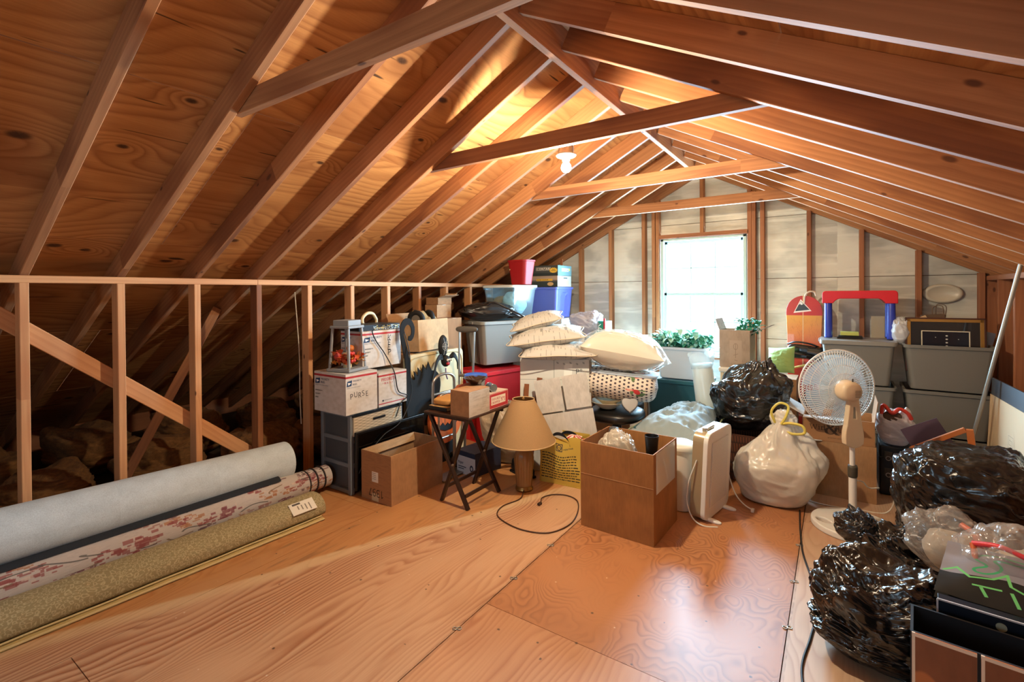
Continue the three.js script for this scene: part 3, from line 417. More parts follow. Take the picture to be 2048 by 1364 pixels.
// ---------------------------------------------------------------- plastic drawers, television, mailing boxes, lantern
const weaveTex = pixelTexture(256, 256, (u, v) => { const a = Math.sin(u * 80) * 0.5 + 0.5, row = Math.floor(v * 14), b = Math.sin((u * 40 + (row % 2) * 0.5 * 6.28)) * 0.5 + 0.5, e = smooth(0, 0.2, (v * 14) % 1); const k = 0.78 + 0.22 * b * e; return [206 * k, 188 * k, 158 * k]; });
{
  const t = thing('storage_tower', 'grey plastic drawer tower with a woven beige top drawer', 'drawers', [-3.14, 0, -2.52]); const g = mat(0x6f767c, 0.5), W = 0.36, D = 0.51, H = 0.60;
  const fr = []; for (const sx of [-1, 1]) for (const sz of [-1, 1]) fr.push(box(0.035, H, 0.035, sx * (W / 2 - 0.018), H / 2, sz * (D / 2 - 0.018), 0.006));
  for (const y of [0.02, 0.215, 0.40, 0.585]) for (const sz of [-1, 1]) fr.push(box(W - 0.04, 0.03, 0.022, 0, y, sz * (D / 2 - 0.016), 0.004));
  for (const y of [0.02, 0.215, 0.40, 0.585]) fr.push(box(W - 0.03, 0.012, D - 0.03, 0, y, 0, 0.002));
  part(t, 'frame', fr, g);
  for (let i = 0; i < 3; i++) { for (const sz of [-1, 1]) part(t, 'side_panel', box(W - 0.07, 0.16, 0.004, 0, 0.118 + i * 0.187, sz * (D / 2 - 0.022), 0), mat(0x484c50, 0.6)); }
  const dr = part(t, 'drawer', box(0.02, 0.15, D - 0.04, W / 2 + 0.004, 0.505, 0, 0.006), mat(0xffffff, 0.6, { map: weaveTex }), 'beige woven drawer front');
  part(dr, 'handle', box(0.012, 0.016, 0.12, W / 2 + 0.018, 0.53, 0, 0.005), blackPlastic); part(dr, 'rim', box(0.024, 0.012, D - 0.03, W / 2 + 0.006, 0.578, 0, 0.004), blackPlastic);
  for (const y of [0.12, 0.305]) part(t, 'drawer', box(0.018, 0.15, D - 0.05, W / 2 - 0.008, y, 0, 0.005), mat(0x2b2c2e, 0.6));
}
{
  const t = thing('television', 'black flat television standing against the plastic drawers', 'television', [-2.925, 0, -2.63]);
  part(t, 'panel', box(0.028, 0.425, 0.70, 0, 0.255, 0, 0.006), blackPlastic); part(t, 'screen', box(0.002, 0.38, 0.66, 0.0148, 0.26, 0, 0), mat(0x030303, 0.12)); for (const z of [0.24, -0.24]) part(t, 'foot', [box(0.05, 0.012, 0.03, 0.0, 0.006, z, 0.004), box(0.016, 0.05, 0.02, 0, 0.03, z, 0.003)], blackPlastic);
}
function mailFace(W, H, { title = 'small', hand = '', bottom = false, lines = true, vertical = false, big = false }) {
  return drawn(512, Math.round(512 * H / W), (g, w, h) => {
    g.fillStyle = '#d0cac3'; g.fillRect(0, 0, w, h); let q = 9; for (let i = 0; i < 260; i++) { g.fillStyle = 'rgba(150,130,110,.05)'; g.fillRect(hash(q++, 1, 7) * w, hash(q++, 1, 7) * h, 50, 30); }
    g.fillStyle = '#b02a30'; g.fillRect(0, h * 0.05, w, h * 0.05); if (bottom) g.fillRect(0, h * 0.90, w, h * 0.028);
    if (big) { g.fillStyle = '#a8303a'; g.font = 'bold 58px sans-serif'; g.fillText('PRIORITY', 46, h * 0.24); g.font = 'bold 40px sans-serif'; g.fillText('• M A I L •', 70, h * 0.34); g.fillStyle = '#222a3a'; g.fillRect(60, h * 0.80, 30, 22); g.fillStyle = '#777'; g.fillRect(96, h * 0.81, 140, 8); }
    else { g.fillStyle = '#1e3d62'; g.beginPath(); g.moveTo(24, h * 0.17); g.lineTo(100, h * 0.15); g.lineTo(88, h * 0.29); g.lineTo(12, h * 0.30); g.fill(); g.fillStyle = '#f4f0ea'; g.beginPath(); g.moveTo(34, h * 0.20); g.lineTo(86, h * 0.22); g.lineTo(40, h * 0.27); g.fill(); g.fillStyle = '#26344c'; g.font = 'bold 30px sans-serif'; g.fillText('PRIORITY', 112, h * 0.20); g.fillText('MAIL', 106, h * 0.28); g.font = '15px sans-serif'; g.fillText('UNITED STATES POSTAL SERVICE', 14, h * 0.345); }
    if (lines) { g.fillStyle = '#6b675f'; for (let i = 0; i < 3; i++) { g.fillRect(14, h * (0.46 + 0.09 * i), 120 - i * 34, 6); g.fillRect(14, h * (0.475 + 0.09 * i), 90 - i * 20, 4); } }
    if (hand) { g.strokeStyle = g.fillStyle = '#1b1a1a'; if (vertical) { g.save(); g.translate(w * 0.62, h * 0.2); [...hand].forEach((c, i) => { g.save(); g.translate(i % 2 * 4, i * h * 0.135 + 34); g.rotate(0.12); g.font = '88px sans-serif'; g.fillText(c, 0, 0); g.restore(); }); g.restore(); } else { g.font = '96px sans-serif'; let x = w * 0.12; [...hand].forEach((c, i) => { g.save(); g.translate(x, h * (0.60 + (i % 2 ? -0.01 : 0.02))); g.rotate(-0.06); g.fillText(c, 0, 0); g.restore(); x += c === 'U' ? 66 : 62; }); } }
  });
}
{
  const side = printed(mailFace(0.37, 0.295, {})), base = whiteCard;
  carton('mailing_box', 'white postal mailing box with PURSE written on it, on the drawers', 0.375, 0.295, 0.285, [-3.125, 0.602, -2.355], 0, base, { px: printed(mailFace(0.285, 0.295, { hand: 'PURSE', lines: false })), pz: side });
  carton('mailing_box', 'white postal mailing box with large red lettering, behind the PURSE box', 0.34, 0.26, 0.29, [-3.11, 0.602, -2.66], 0, base, { px: printed(mailFace(0.29, 0.26, { big: true, lines: false, bottom: true })), pz: side });
  const k = carton('mailing_box', 'white postal mailing box with vertical handwriting, topmost of the mailing boxes', 0.26, 0.285, 0.39, [-3.15, 0.903, -2.625], 0, base, { px: printed(mailFace(0.39, 0.285, { hand: 'KEEP', vertical: true })), pz: side });
  const lab = printed(drawn(512, 64, (g) => { g.fillStyle = '#1b222c'; g.fillRect(0, 0, 512, 64); let q = 1; const pal = ['#8fb0c4', '#e4cf6a', '#dfe6e8', '#33485c', '#c9d6d8', '#1d2a38']; for (let i = 0; i < 150; i++) { g.fillStyle = pal[Math.floor(hash(q++, 2, 8) * 6)]; g.fillRect(170 + hash(q++, 2, 8) * 330, 6 + hash(q++, 2, 8) * 50, 8 + 12 * hash(q++, 2, 8), 7); } }));
  carton('flat_box', 'flat black box with a busy blue and yellow label on top of the mailing boxes', 0.24, 0.042, 0.42, [-3.17, 1.192, -2.63], 0, mat(0x17191d, 0.5), { px: lab }, undefined, false);
  solo('cane_handle', 'curved cream cane handle sticking up behind the flat black box', 'cane', [tube([[-3.33, 1.18, -2.70], [-3.33, 1.27, -2.68], [-3.33, 1.315, -2.73], [-3.33, 1.31, -2.79], [-3.33, 1.26, -2.83]], 0.014, 30, 10), rod([-3.33, 0.62, -2.835], [-3.33, 1.265, -2.83], 0.012)], mat(0xd8c49a, 0.5));
  solo('power_cord', 'thin black power cord draped down the mailing boxes', 'cord', tube([[-3.02, 1.20, -2.55], [-2.99, 1.19, -2.50], [-3.0, 1.12, -2.54], [-2.995, 1.0, -2.63], [-2.925, 0.86, -2.66], [-2.92, 0.70, -2.70], [-2.925, 0.645, -2.80], [-2.935, 0.60, -2.74], [-2.93, 0.50, -2.68]], 0.0045, 90, 6), cordBlack);
  solo('power_cord', 'black cord looping from the mailing boxes past the television edge', 'cord', tube([[-2.99, 1.2, -2.82], [-2.93, 1.0, -2.83], [-2.925, 0.8, -2.835], [-2.92, 0.66, -2.84], [-2.90, 0.46, -2.70], [-2.89, 0.40, -2.52], [-2.892, 0.33, -2.42], [-2.896, 0.26, -2.35], [-2.90, 0.17, -2.29]], 0.004, 90, 6), cordBlack);
}
{
  const t = thing('lantern', 'grey metal lantern with autumn leaves and berries inside, on the PURSE box', 'lantern', [-3.09, 0.904, -2.345], rad(12)), gm = mat(0x8b8d8e, 0.5), w0 = 0.215, w1 = 0.165, h = 0.36, fr = [box(w0, 0.022, w0, 0, 0.011, 0, 0.004), box(w1 + 0.012, 0.02, w1 + 0.012, 0, h - 0.03, 0, 0.004), box(w1 - 0.02, 0.045, w1 - 0.02, 0, h + 0.0, 0, 0.006)];
  for (const sx of [-1, 1]) for (const sz of [-1, 1]) fr.push(bar([sx * (w0 / 2 - 0.018), 0.02, sz * (w0 / 2 - 0.018)], [sx * (w1 / 2 - 0.01), h - 0.03, sz * (w1 / 2 - 0.01)], 0.018, 0.018, [0, 0, 1]));
  part(t, 'frame', fr, gm);
  part(t, 'candle', cyl(0.03, 0.032, 0.11, 0, 0.077, 0, 24), mat(0xe0c99a, 0.6));
  const fl = [mat(0xc8552a, 0.8), mat(0xd8903a, 0.8), mat(0x9c2f2a, 0.7)];
  part(t, 'leaves', foliage(36, [0.17, 0.10, 0.17], 71, 0.055, 0.045).map((g) => g.translate(0, 0.03, 0)), fl[0]).userData.kind = 'stuff'; part(t, 'leaves', foliage(26, [0.17, 0.07, 0.17], 72, 0.05, 0.04).map((g) => g.translate(0, 0.03, 0)), fl[1]).userData.kind = 'stuff';
  for (let i = 0; i < 12; i++) part(t, 'berry', put(new THREE.SphereGeometry(0.013, 12, 8), 0.05 + 0.035 * (hash(i, 1, 4) - 0.5) * 1.6, 0.07 + 0.07 * hash(i, 2, 4), 0.03 + 0.05 * (hash(i, 3, 4) - 0.5)), mat(0xd23a34, 0.4));
  part(t, 'gourd', put(new THREE.SphereGeometry(0.028, 16, 12), -0.06, 0.11, 0.04, 0, 0, 0, [1, 1.2, 1]), mat(0xb83a36, 0.5)); part(t, 'pumpkin', put(new THREE.SphereGeometry(0.03, 16, 12), 0.01, 0.165, -0.02, 0, 0, 0, [1, 0.85, 1]), mat(0xc8702a, 0.6));
}
// open carton with marker digits
{
  const t = thing('open_carton', 'open brown carton with marker digits and a label in front of the television', 'box', [-2.731, 0, -2.566]); const W = 0.314, H = 0.348, D = 0.525;
  const front = printed(drawn(512, 560, (g, w, h) => { g.fillStyle = '#a8764a'; g.fillRect(0, 0, w, h); let q = 2; for (let i = 0; i < 300; i++) { g.fillStyle = 'rgba(90,55,30,.06)'; g.fillRect(hash(q++, 1, 5) * w, hash(q++, 1, 5) * h, 70, 10); } g.fillStyle = '#e6dcc8'; g.fillRect(185, 220, 110, 120); g.fillStyle = '#6d6458'; for (let i = 0; i < 4; i++) g.fillRect(196, 236 + i * 22, 60, 5); g.fillStyle = '#c9b48c'; g.fillRect(180, 470, 120, 90); g.save(); g.translate(420, 420); g.rotate(Math.PI); g.fillStyle = '#2a1c12'; g.font = '120px sans-serif'; g.fillText('1397', 30, 0); g.restore(); }));
  const g5 = openBoxGeo(W, H, D); part(t, 'body', g5, kraft);
  part(t, 'print', new THREE.PlaneGeometry(W - 0.004, H - 0.004).translate(0, H / 2, D / 2 + 0.0006), front, 'marker digits and shipping label');
  part(t, 'flap', put(box(0.004, 0.10, D - 0.01, 0, -0.05, 0, 0), W / 2 - 0.008, H, 0, 0, 0, -0.06), kraftLight); part(t, 'flap', put(box(0.004, 0.06, D - 0.02, 0, -0.03, 0, 0), -W / 2 + 0.012, H, 0, 0, 0, 0.2), kraftLight);
  solo('folded_bag', 'dark crumpled bag inside the open carton with marker digits', 'bag', bagGeo(0.13, 0.22, 0.22, 811, { nu: 60, nv: 40 }), mat(0x3b2a20, 0.8), [-2.73, 0.009, -2.56]);
}
// Halloween things
{
  const t = thing('folding_table', 'cream folded table panel standing behind the black cat cutout', 'table', [-3.01, 0, -3.22]);
  const s = new THREE.Shape(); const a = 0.36, b = 0.955, r = 0.05; s.moveTo(-a, 0); s.lineTo(a, 0); s.lineTo(a, b - r); s.quadraticCurveTo(a, b, a - r, b); s.lineTo(-a + r, b); s.quadraticCurveTo(-a, b, -a, b - r); s.closePath();
  part(t, 'top', new THREE.ExtrudeGeometry(s, { depth: 0.035, bevelEnabled: true, bevelSize: 0.006, bevelThickness: 0.006, bevelSegments: 2, curveSegments: 8 }).translate(0, 0, -0.0175).rotateY(Math.PI / 2), mat(0xcdb88a, 0.6)); part(t, 'rim', tube([[0.026, 0.06, 0.33], [0.026, 0.9, 0.33], [0.026, 0.925, 0.3], [0.026, 0.925, -0.3], [0.026, 0.9, -0.33], [0.026, 0.06, -0.33]], 0.005, 60, 6), mat(0xb8a274, 0.6));
  carton('carton', 'plain brown carton hidden behind the cream table panel', 0.36, 0.955, 0.60, [-3.27, 0, -3.22], 0, kraftDark);
  const cat = thing('cat_cutout', 'black arched cat cutout with a curled tail and spiky back', 'decoration', [-2.955, 0, -3.0], rad(90));
  const c = new THREE.Shape(); // x: toward -z of the room (right in view), y up
  c.moveTo(-0.15, 0.02); c.lineTo(-0.15, 0.35); c.bezierCurveTo(-0.19, 0.5, -0.21, 0.66, -0.19, 0.84); c.bezierCurveTo(-0.205, 1.0, -0.26, 1.10, -0.25, 1.20); c.bezierCurveTo(-0.235, 1.30, -0.12, 1.31, -0.09, 1.20); c.bezierCurveTo(-0.08, 1.12, -0.13, 1.06, -0.165, 1.10); c.lineTo(-0.155, 1.13); c.bezierCurveTo(-0.12, 1.12, -0.115, 1.18, -0.14, 1.215); c.bezierCurveTo(-0.19, 1.25, -0.225, 1.18, -0.205, 1.12); c.bezierCurveTo(-0.19, 1.05, -0.14, 0.98, -0.15, 0.86); c.bezierCurveTo(-0.15, 0.80, -0.12, 0.74, -0.09, 0.76);
  for (const [x, y] of [[-0.10, 0.83], [-0.055, 0.78], [-0.055, 0.855], [-0.005, 0.80], [0.005, 0.875], [0.045, 0.82], [0.07, 0.89], [0.11, 0.81], [0.16, 0.80]]) c.lineTo(x, y);
  c.bezierCurveTo(0.24, 0.76, 0.24, 0.62, 0.18, 0.55); c.lineTo(0.14, 0.35); c.lineTo(0.16, 0.02); c.lineTo(0.10, 0.02); c.lineTo(0.06, 0.34); c.lineTo(-0.04, 0.36); c.lineTo(-0.08, 0.02); c.closePath();
  part(cat, 'body', new THREE.ExtrudeGeometry(c, { depth: 0.008, bevelEnabled: false, curveSegments: 10 }), mat(0x050505, 0.9)); part(cat, 'stand', box(0.3, 0.012, 0.10, 0, 0.006, 0.0, 0.003), blackMat);
  const wb = thing('open_carton', 'brown carton packed with black wheels, tilted on top of the table panel', 'box', [-3.215, 0.965, -3.24], rad(6)); wb.rotation.z = 0.05; const W = 0.34, D = 0.44, H = 0.275; part(wb, 'body', openBoxGeo(W, H, D), kraftLight); part(wb, 'flap', put(box(0.004, 0.07, D, 0, 0.035, 0, 0), -W / 2, H, 0, 0, 0, 0.35), kraft);
  for (const [x, z, r, q] of [[0.04, 0.08, 0.085, 0.3], [0.02, -0.10, 0.085, -0.2], [-0.06, 0.0, 0.085, 0.1]]) { const wh = thing('wheel', ['black wheel nearest the camera in the tilted carton', 'black wheel at the right of the tilted carton', 'black wheel at the back of the tilted carton'][Math.round(x < 0 ? 2 : z > 0 ? 0 : 1)], 'wheel', [-3.215 + x, 1.245, -3.24 + z], q); part(wh, 'tyre', put(new THREE.TorusGeometry(r * 0.72, r * 0.28, 10, 30), 0, 0, 0), blackMat); part(wh, 'hub', put(cyl(r * 0.5, r * 0.5, 0.03, 0, 0, 0, 20), 0, 0, 0, Math.PI / 2), mat(0x6b6257, 0.5)); }
  solo('packing_paper', 'crumpled brown packing paper in the tilted carton of wheels', 'paper', bagGeo(0.12, 0.30, 0.17, 821, { fold: 0.25, fine: 0.09, nu: 60, nv: 40 }), mat(0x9a7a4c, 0.9), [-3.2, 0.975, -3.24]);
  const sp = thing('spider_decoration', 'hairy black toy spider with googly eyes and a webbed oval behind', 'decoration', [-2.90, 0.86, -3.24]);
  part(sp, 'egg', put(superBox(0.03, 0.10, 0.055, 1, null, 28, 20), -0.03, 0.15, 0), blackMat, 'black oval with a white web print'); part(sp, 'web', [0, 1, 2, 3, 4, 5].map((i) => rod([0.001, 0.15, 0], [0.0, 0.15 + 0.085 * Math.sin(i * 1.047), 0.045 * Math.cos(i * 1.047)], 0.0016, 5)).concat([put(new THREE.TorusGeometry(0.02, 0.0014, 5, 18), 0.0, 0.15, 0, 0, Math.PI / 2, 0), put(new THREE.TorusGeometry(0.036, 0.0014, 5, 18), 0.0, 0.15, 0, 0, Math.PI / 2, 0)]), mat(0xc8c0b0, 0.7));
  part(sp, 'body', put(new THREE.SphereGeometry(0.042, 20, 16), 0, 0.02, 0, 0, 0, 0, [1, 1.25, 1]), blackMat); part(sp, 'mouth', put(new THREE.SphereGeometry(0.02, 14, 10), 0.032, 0.0, 0.004, 0, 0, 0, [0.7, 0.9, 1.1]), mat(0xb02024, 0.5));
  for (const s of [-1, 1]) part(part(sp, 'eye', put(new THREE.SphereGeometry(0.013, 12, 10), 0.04, 0.03, s * 0.014), mat(0xf2efe8, 0.3)), 'pupil', put(new THREE.SphereGeometry(0.006, 8, 6), 0.052, 0.03, s * 0.013), blackMat);
  for (const s of [-1, 1]) for (let i = 0; i < 4; i++) part(sp, 'leg', tube([[0, 0.03, s * 0.03], [0.015, 0.085 - i * 0.014, s * (0.085 + i * 0.006)], [0.015, 0.03 - i * 0.03, s * (0.135 + i * 0.010)], [0.015, -0.07 - i * 0.02, s * (0.15 + i * 0.014)]], 0.0075, 18, 6), blackMat);
  part(sp, 'ribbon', tube([[0.02, -0.04, 0.02], [0.03, -0.09, 0.03], [0.02, -0.14, 0.0]], 0.006, 16, 5), mat(0x6b4a7a, 0.6));
  const pk = thing('pumpkin_panel', 'orange jack-o-lantern face panel behind the tray table legs', 'decoration', [-2.90, 0, -3.22], rad(90)); const ps = new THREE.Shape(); ps.absellipse(0, 0.38, 0.20, 0.21, 0, Math.PI * 2); part(pk, 'face', new THREE.ExtrudeGeometry(ps, { depth: 0.02, bevelEnabled: true, bevelSize: 0.012, bevelThickness: 0.012, bevelSegments: 3, curveSegments: 28 }), mat(0xd8662a, 0.55));
  for (const x of [-0.13, -0.065, 0.065, 0.13]) part(pk, 'rib', put(new THREE.TorusGeometry(0.19, 0.012, 8, 24, 2.2), x * 0.3, 0.38, 0.022, 0, 0, Math.PI / 2 - 1.1 + 0.0, [Math.abs(x) * 6 / 1.2, 1, 0.6]), mat(0xc24a20, 0.6));
  const tri = (pts) => { const q = new THREE.Shape(); pts.forEach(([x, y], i) => i ? q.lineTo(x, y) : q.moveTo(x, y)); q.closePath(); return new THREE.ExtrudeGeometry(q, { depth: 0.006, bevelEnabled: false }); };
  part(pk, 'eye', tri([[-0.10, 0.42], [-0.04, 0.42], [-0.07, 0.48]]).translate(0, 0, 0.032), blackMat); part(pk, 'eye', tri([[0.04, 0.42], [0.10, 0.42], [0.07, 0.48]]).translate(0, 0, 0.032), blackMat); part(pk, 'mouth', tri([[-0.15, 0.36], [-0.10, 0.30], [-0.03, 0.275], [0.03, 0.275], [0.10, 0.30], [0.15, 0.36], [0.09, 0.33], [0.06, 0.35], [0.03, 0.315], [0, 0.34], [-0.03, 0.315], [-0.06, 0.35], [-0.09, 0.33]]).translate(0, 0, 0.032), blackMat); part(pk, 'stand', box(0.16, 0.19, 0.03, 0, 0.095, 0.01, 0.004), blackMat);
}
// small cartons by the wall, hand truck, crutch
carton('carton', 'tall brown carton under two small cartons beside the knee wall', 0.30, 1.235, 0.22, [-3.29, 0, -3.64], 0, kraftDark);
carton('carton', 'small brown carton beside the knee wall studs, under an opened flap box', 0.16, 0.125, 0.21, [-3.36, 1.24, -3.65], 0, kraft);
{ const t = thing('open_carton', 'small opened brown carton with raised flaps just under the wall plate', 'box', [-3.35, 1.37, -3.65]); part(t, 'body', openBoxGeo(0.16, 0.07, 0.20), kraftDark); part(t, 'flap', put(box(0.10, 0.004, 0.20, 0.05, 0, 0, 0), 0.08, 0.07, 0, 0, 0, 0.25), kraft); part(t, 'flap', put(box(0.16, 0.004, 0.10, 0, 0, -0.05, 0), 0, 0.07, -0.10, 0.4, 0, 0), kraft); }
{
  const t = thing('hand_truck', 'folding hand truck of bent silver tubes behind the tray table', 'hand truck', [-2.68, 0, -2.97], rad(90)), r = 0.011;
  part(t, 'outer_frame', tube([[-0.13, 0.02, 0], [-0.13, 0.70, 0], [-0.12, 0.78, 0], [-0.06, 0.815, 0], [0.06, 0.815, 0], [0.12, 0.78, 0], [0.13, 0.70, 0], [0.13, 0.02, 0]], r, 80, 10), steel);
  part(t, 'inner_frame', tube([[-0.085, 0.02, 0.025], [-0.085, 0.60, 0.025], [-0.07, 0.655, 0.025], [0.07, 0.655, 0.025], [0.085, 0.60, 0.025], [0.085, 0.02, 0.025]], r * 0.85, 70, 10), steel); for (const y of [0.67, 0.30]) part(t, 'cross_bar', rod([-0.13, y, 0], [0.13, y, 0], 0.009), steel);
  part(t, 'toe_plate', box(0.30, 0.006, 0.12, 0, 0.012, 0.07, 0.002), dullSteel); for (const s of [-1, 1]) part(part(t, 'wheel', put(new THREE.TorusGeometry(0.05, 0.018, 8, 22), s * 0.16, 0.068, -0.03, 0, Math.PI / 2, 0), blackMat), 'hub', put(cyl(0.03, 0.03, 0.02, 0, 0, 0, 14), s * 0.16, 0.068, -0.03, 0, 0, Math.PI / 2), dullSteel);
}
{
  const t = thing('crutch', 'silver crutch with a dark armpit pad leaning on the grey tote', 'crutch', [-2.79, 0, -3.36], rad(34)); t.rotation.x = -0.04;
  part(t, 'pad', put(superBox(0.10, 0.028, 0.025, 0.7, null, 30, 16), 0, 1.155, 0), mat(0x4b443c, 0.6)); part(t, 'shaft', [rod([-0.068, 1.14, 0], [-0.06, 0.55, 0], 0.0095), rod([0.068, 1.14, 0], [0.06, 0.55, 0], 0.0095), rod([-0.06, 0.55, 0], [-0.012, 0.25, 0], 0.0095), rod([0.06, 0.55, 0], [0.012, 0.25, 0], 0.0095), rod([0, 0.30, 0], [0, 0.03, 0], 0.012)], steel); part(t, 'grip', rod([-0.065, 0.74, 0], [0.065, 0.74, 0], 0.015), mat(0x6a6258, 0.6)); part(t, 'tip', cyl(0.016, 0.02, 0.04, 0, 0.02, 0), blackMat);
}
// ---------------------------------------------------------------- totes, bins and pillows by the knee wall
const greyTote = mat(0x86837c, 0.5), greyLid = mat(0x9a9891, 0.45), greyToteR = mat(0x77746d, 0.55);
tote('storage_tote', 'red lidded tote under the large grey tote', 0.60, 0.70, 0.42, [-2.98, 0, -4.02], rad(90 - 12), mat(0xc01f22, 0.4), mat(0xc8242a, 0.35));
tote('storage_tote', 'large grey tote with a grey lid, standing on the red tote', 0.60, 0.44, 0.40, [-3.05, 0.742, -4.23], rad(90 - 21), greyTote, greyLid);
{
  const t = thing('handbag', 'slumped black leather handbag with straps on the grey tote lid', 'bag', [-3.08, 1.20, -4.12], rad(60));
  part(t, 'body', bagGeo(0.30, 0.17, 0.16, 905, { fold: 0.16, fine: 0.04, nu: 80, nv: 50 }), phys(0x191311, 0.32, { clearcoat: 0.3 }));
  for (const [k, z] of [[0, 0.10], [1, -0.02]]) part(t, 'strap', tube([[-0.10, 0.12, 0.02 + z], [-0.02, 0.185, 0.06 + z], [0.12, 0.12, 0.13 + z], [0.28, 0.045, 0.14 + z], [0.36, 0.022, 0.10 + z], [0.26, 0.03, 0.04 + z], [0.12, 0.06, 0.06 + z]], 0.011, 60, 6), phys(0x1c1412, 0.25, { clearcoat: 0.5 }));
  part(t, 'buckle', put(new THREE.TorusGeometry(0.018, 0.004, 6, 18), 0.2, 0.085, 0.15, 0.6, 0.4, 0), steel);
}
{ // see-through tote with a white lid
  const t = thing('storage_tote', 'clear plastic tote with a white lid and cloth inside, behind the handbag', 'tote', [-3.03, 1.232, -4.46], rad(-9)), w = 0.44, h = 0.315, d = 0.40, S = (y) => lerp(0.86, 1, y / h);
  part(t, 'body', loft([[0, w * 0.82, d * 0.82, 0.03], [0.004, w * 0.86, d * 0.86, 0.035], [h * 0.5, w * S(h / 2), d * S(h / 2), 0.035], [h - 0.03, w, d, 0.035], [h - 0.028, w + 0.02, d + 0.02, 0.04], [h, w + 0.02, d + 0.02, 0.04]], true, false), phys(0xd2e6ec, 0.12, { transmission: 0.86, thickness: 0, ior: 1.3 }));
  part(t, 'lid', loft([[h - 0.008, w + 0.034, d + 0.034, 0.045], [h + 0.016, w + 0.036, d + 0.036, 0.045], [h + 0.02, w, d, 0.04], [h + 0.014, w - 0.04, d - 0.04, 0.03]], true, true), mat(0xdfe2de, 0.4));
  solo('folded_cloth', 'pale blue cloth bundle inside the clear tote', 'cloth', bagGeo(0.12, 0.24, 0.14, 915, { nu: 60, nv: 44 }), mat(0xb9d6da, 0.9), [-2.96, 1.243, -4.44]); solo('folded_cloth', 'tan cloth bundle inside the clear tote', 'cloth', bagGeo(0.07, 0.2, 0.13, 916, { nu: 50, nv: 40 }), mat(0xa9825c, 0.9), [-3.14, 1.243, -4.46]);
}
{
  const t = thing('waste_bin', 'bright red plastic waste bin on the clear tote lid', 'bin', [-2.90, 1.571, -4.50], rad(-9)), w = 0.27, h = 0.27, d = 0.20;
  part(t, 'body', loft([[0, w * 0.70, d * 0.70, 0.03], [0.004, w * 0.74, d * 0.74, 0.035], [h - 0.02, w * 0.97, d * 0.97, 0.04], [h - 0.018, w + 0.008, d + 0.008, 0.045], [h, w + 0.008, d + 0.008, 0.045], [h, w - 0.008, d - 0.008, 0.04], [0.01, w * 0.7, d * 0.7, 0.03]], true, true), mat(0xa00c16, 0.55)); part(t, 'sticker', put(cyl(0.007, 0.007, 0.002, 0, 0, 0, 14), -0.09, h * 0.62, d * 0.462, Math.PI / 2 - 0.08), mat(0xd8c890, 0.5));
}
carton('carton', 'plain brown carton at the bottom of the pile under the blue tote', 0.62, 0.60, 0.44, [-2.97, 0, -5.08], 0, kraftDark); carton('carton', 'off white carton directly under the blue tote', 0.66, 0.575, 0.44, [-2.93, 0.605, -5.08], 0, whiteCard);
tote('storage_tote', 'periwinkle blue tote with an arched handle recess near the gable', 0.52, 0.36, 0.42, [-2.92, 1.186, -5.07], 0, mat(0x5f6fc8, 0.4), null, { taper: 0.9 });
solo('folded_cloth', 'grey blanket filling the blue tote', 'cloth', superBox(0.22, 0.05, 0.17, 0.5), mat(0x77706a, 0.9), [-2.92, 1.47, -5.07]);
{
  const pb = (top) => printed(drawn(512, 230, (g, w, h) => { g.fillStyle = top ? '#3a3f3c' : '#5a554c'; g.fillRect(0, 0, w, h); if (top) { g.fillStyle = '#e8e2d2'; g.font = 'bold 62px sans-serif'; g.fillText('CONTAR', 120, 96); g.strokeStyle = '#e8e2d2'; g.lineWidth = 5; g.strokeRect(110, 40, 270, 70); g.fillStyle = '#e2b63a'; g.beginPath(); for (let i = 0; i < 28; i++) { const a = i / 28 * 6.283, r = i % 2 ? 60 : 84; g.lineTo(430 + r * Math.cos(a), 110 + r * 0.85 * Math.sin(a)); } g.fill(); g.fillStyle = '#3a3020'; g.font = 'bold 26px sans-serif'; g.fillText('60%', 408, 100); g.fillText('WIDER', 390, 130); g.fillStyle = '#26302c'; g.fillRect(0, 170, w, 60); } else { g.fillStyle = '#a08a72'; g.fillRect(0, 0, w, 90); g.fillStyle = '#d8a832'; g.fillRect(120, 60, 300, 46); g.fillStyle = '#3a2c1c'; g.font = 'bold 30px sans-serif'; g.fillText('SLOW COOKER', 132, 94); g.fillStyle = '#2f3830'; g.fillRect(0, 120, w, 110); g.fillStyle = '#c8a46a'; g.beginPath(); g.ellipse(380, 172, 56, 40, 0, 0, 7); g.fill(); } }));
  const ps = (top) => printed(drawn(256, 160, (g, w, h) => { g.fillStyle = top ? '#6f9aa4' : '#c8d2cc'; g.fillRect(0, 0, w, h); if (top) { g.fillStyle = '#eef2ee'; g.fillRect(70, 40, 130, 54); g.fillStyle = '#47626a'; g.font = 'bold 34px sans-serif'; g.fillText('CONTAR', 74, 82, 122); g.fillStyle = '#d8d068'; g.fillRect(206, 40, 22, 40); } else { g.fillStyle = '#3a4a4a'; g.fillRect(110, 24, 70, 16); g.fillStyle = '#cfc06a'; for (let i = 0; i < 7; i++) g.fillRect(24 + (i % 2) * 110, 72 + i * 11, 80, 6); } }));
  carton('product_box', 'printed appliance box on the blue tote, lower of the pair', 0.37, 0.125, 0.34, [-2.845, 1.55, -5.06], 0, mat(0x4a4a44, 0.6), { pz: pb(false), px: ps(false) }, undefined, false);
  carton('product_box', 'dark printed appliance box with a yellow star burst, upper of the pair', 0.37, 0.115, 0.34, [-2.84, 1.679, -5.06], 0, mat(0x404640, 0.6), { pz: pb(true), px: ps(true) }, undefined, false);
  solo('upright_slat', 'thin pale slat standing up behind the appliance boxes', 'slat', beam(0.34, 0.03, 0.02).rotateZ(Math.PI / 2), oldStudMat, [-2.80, 1.72, -5.25]);
}
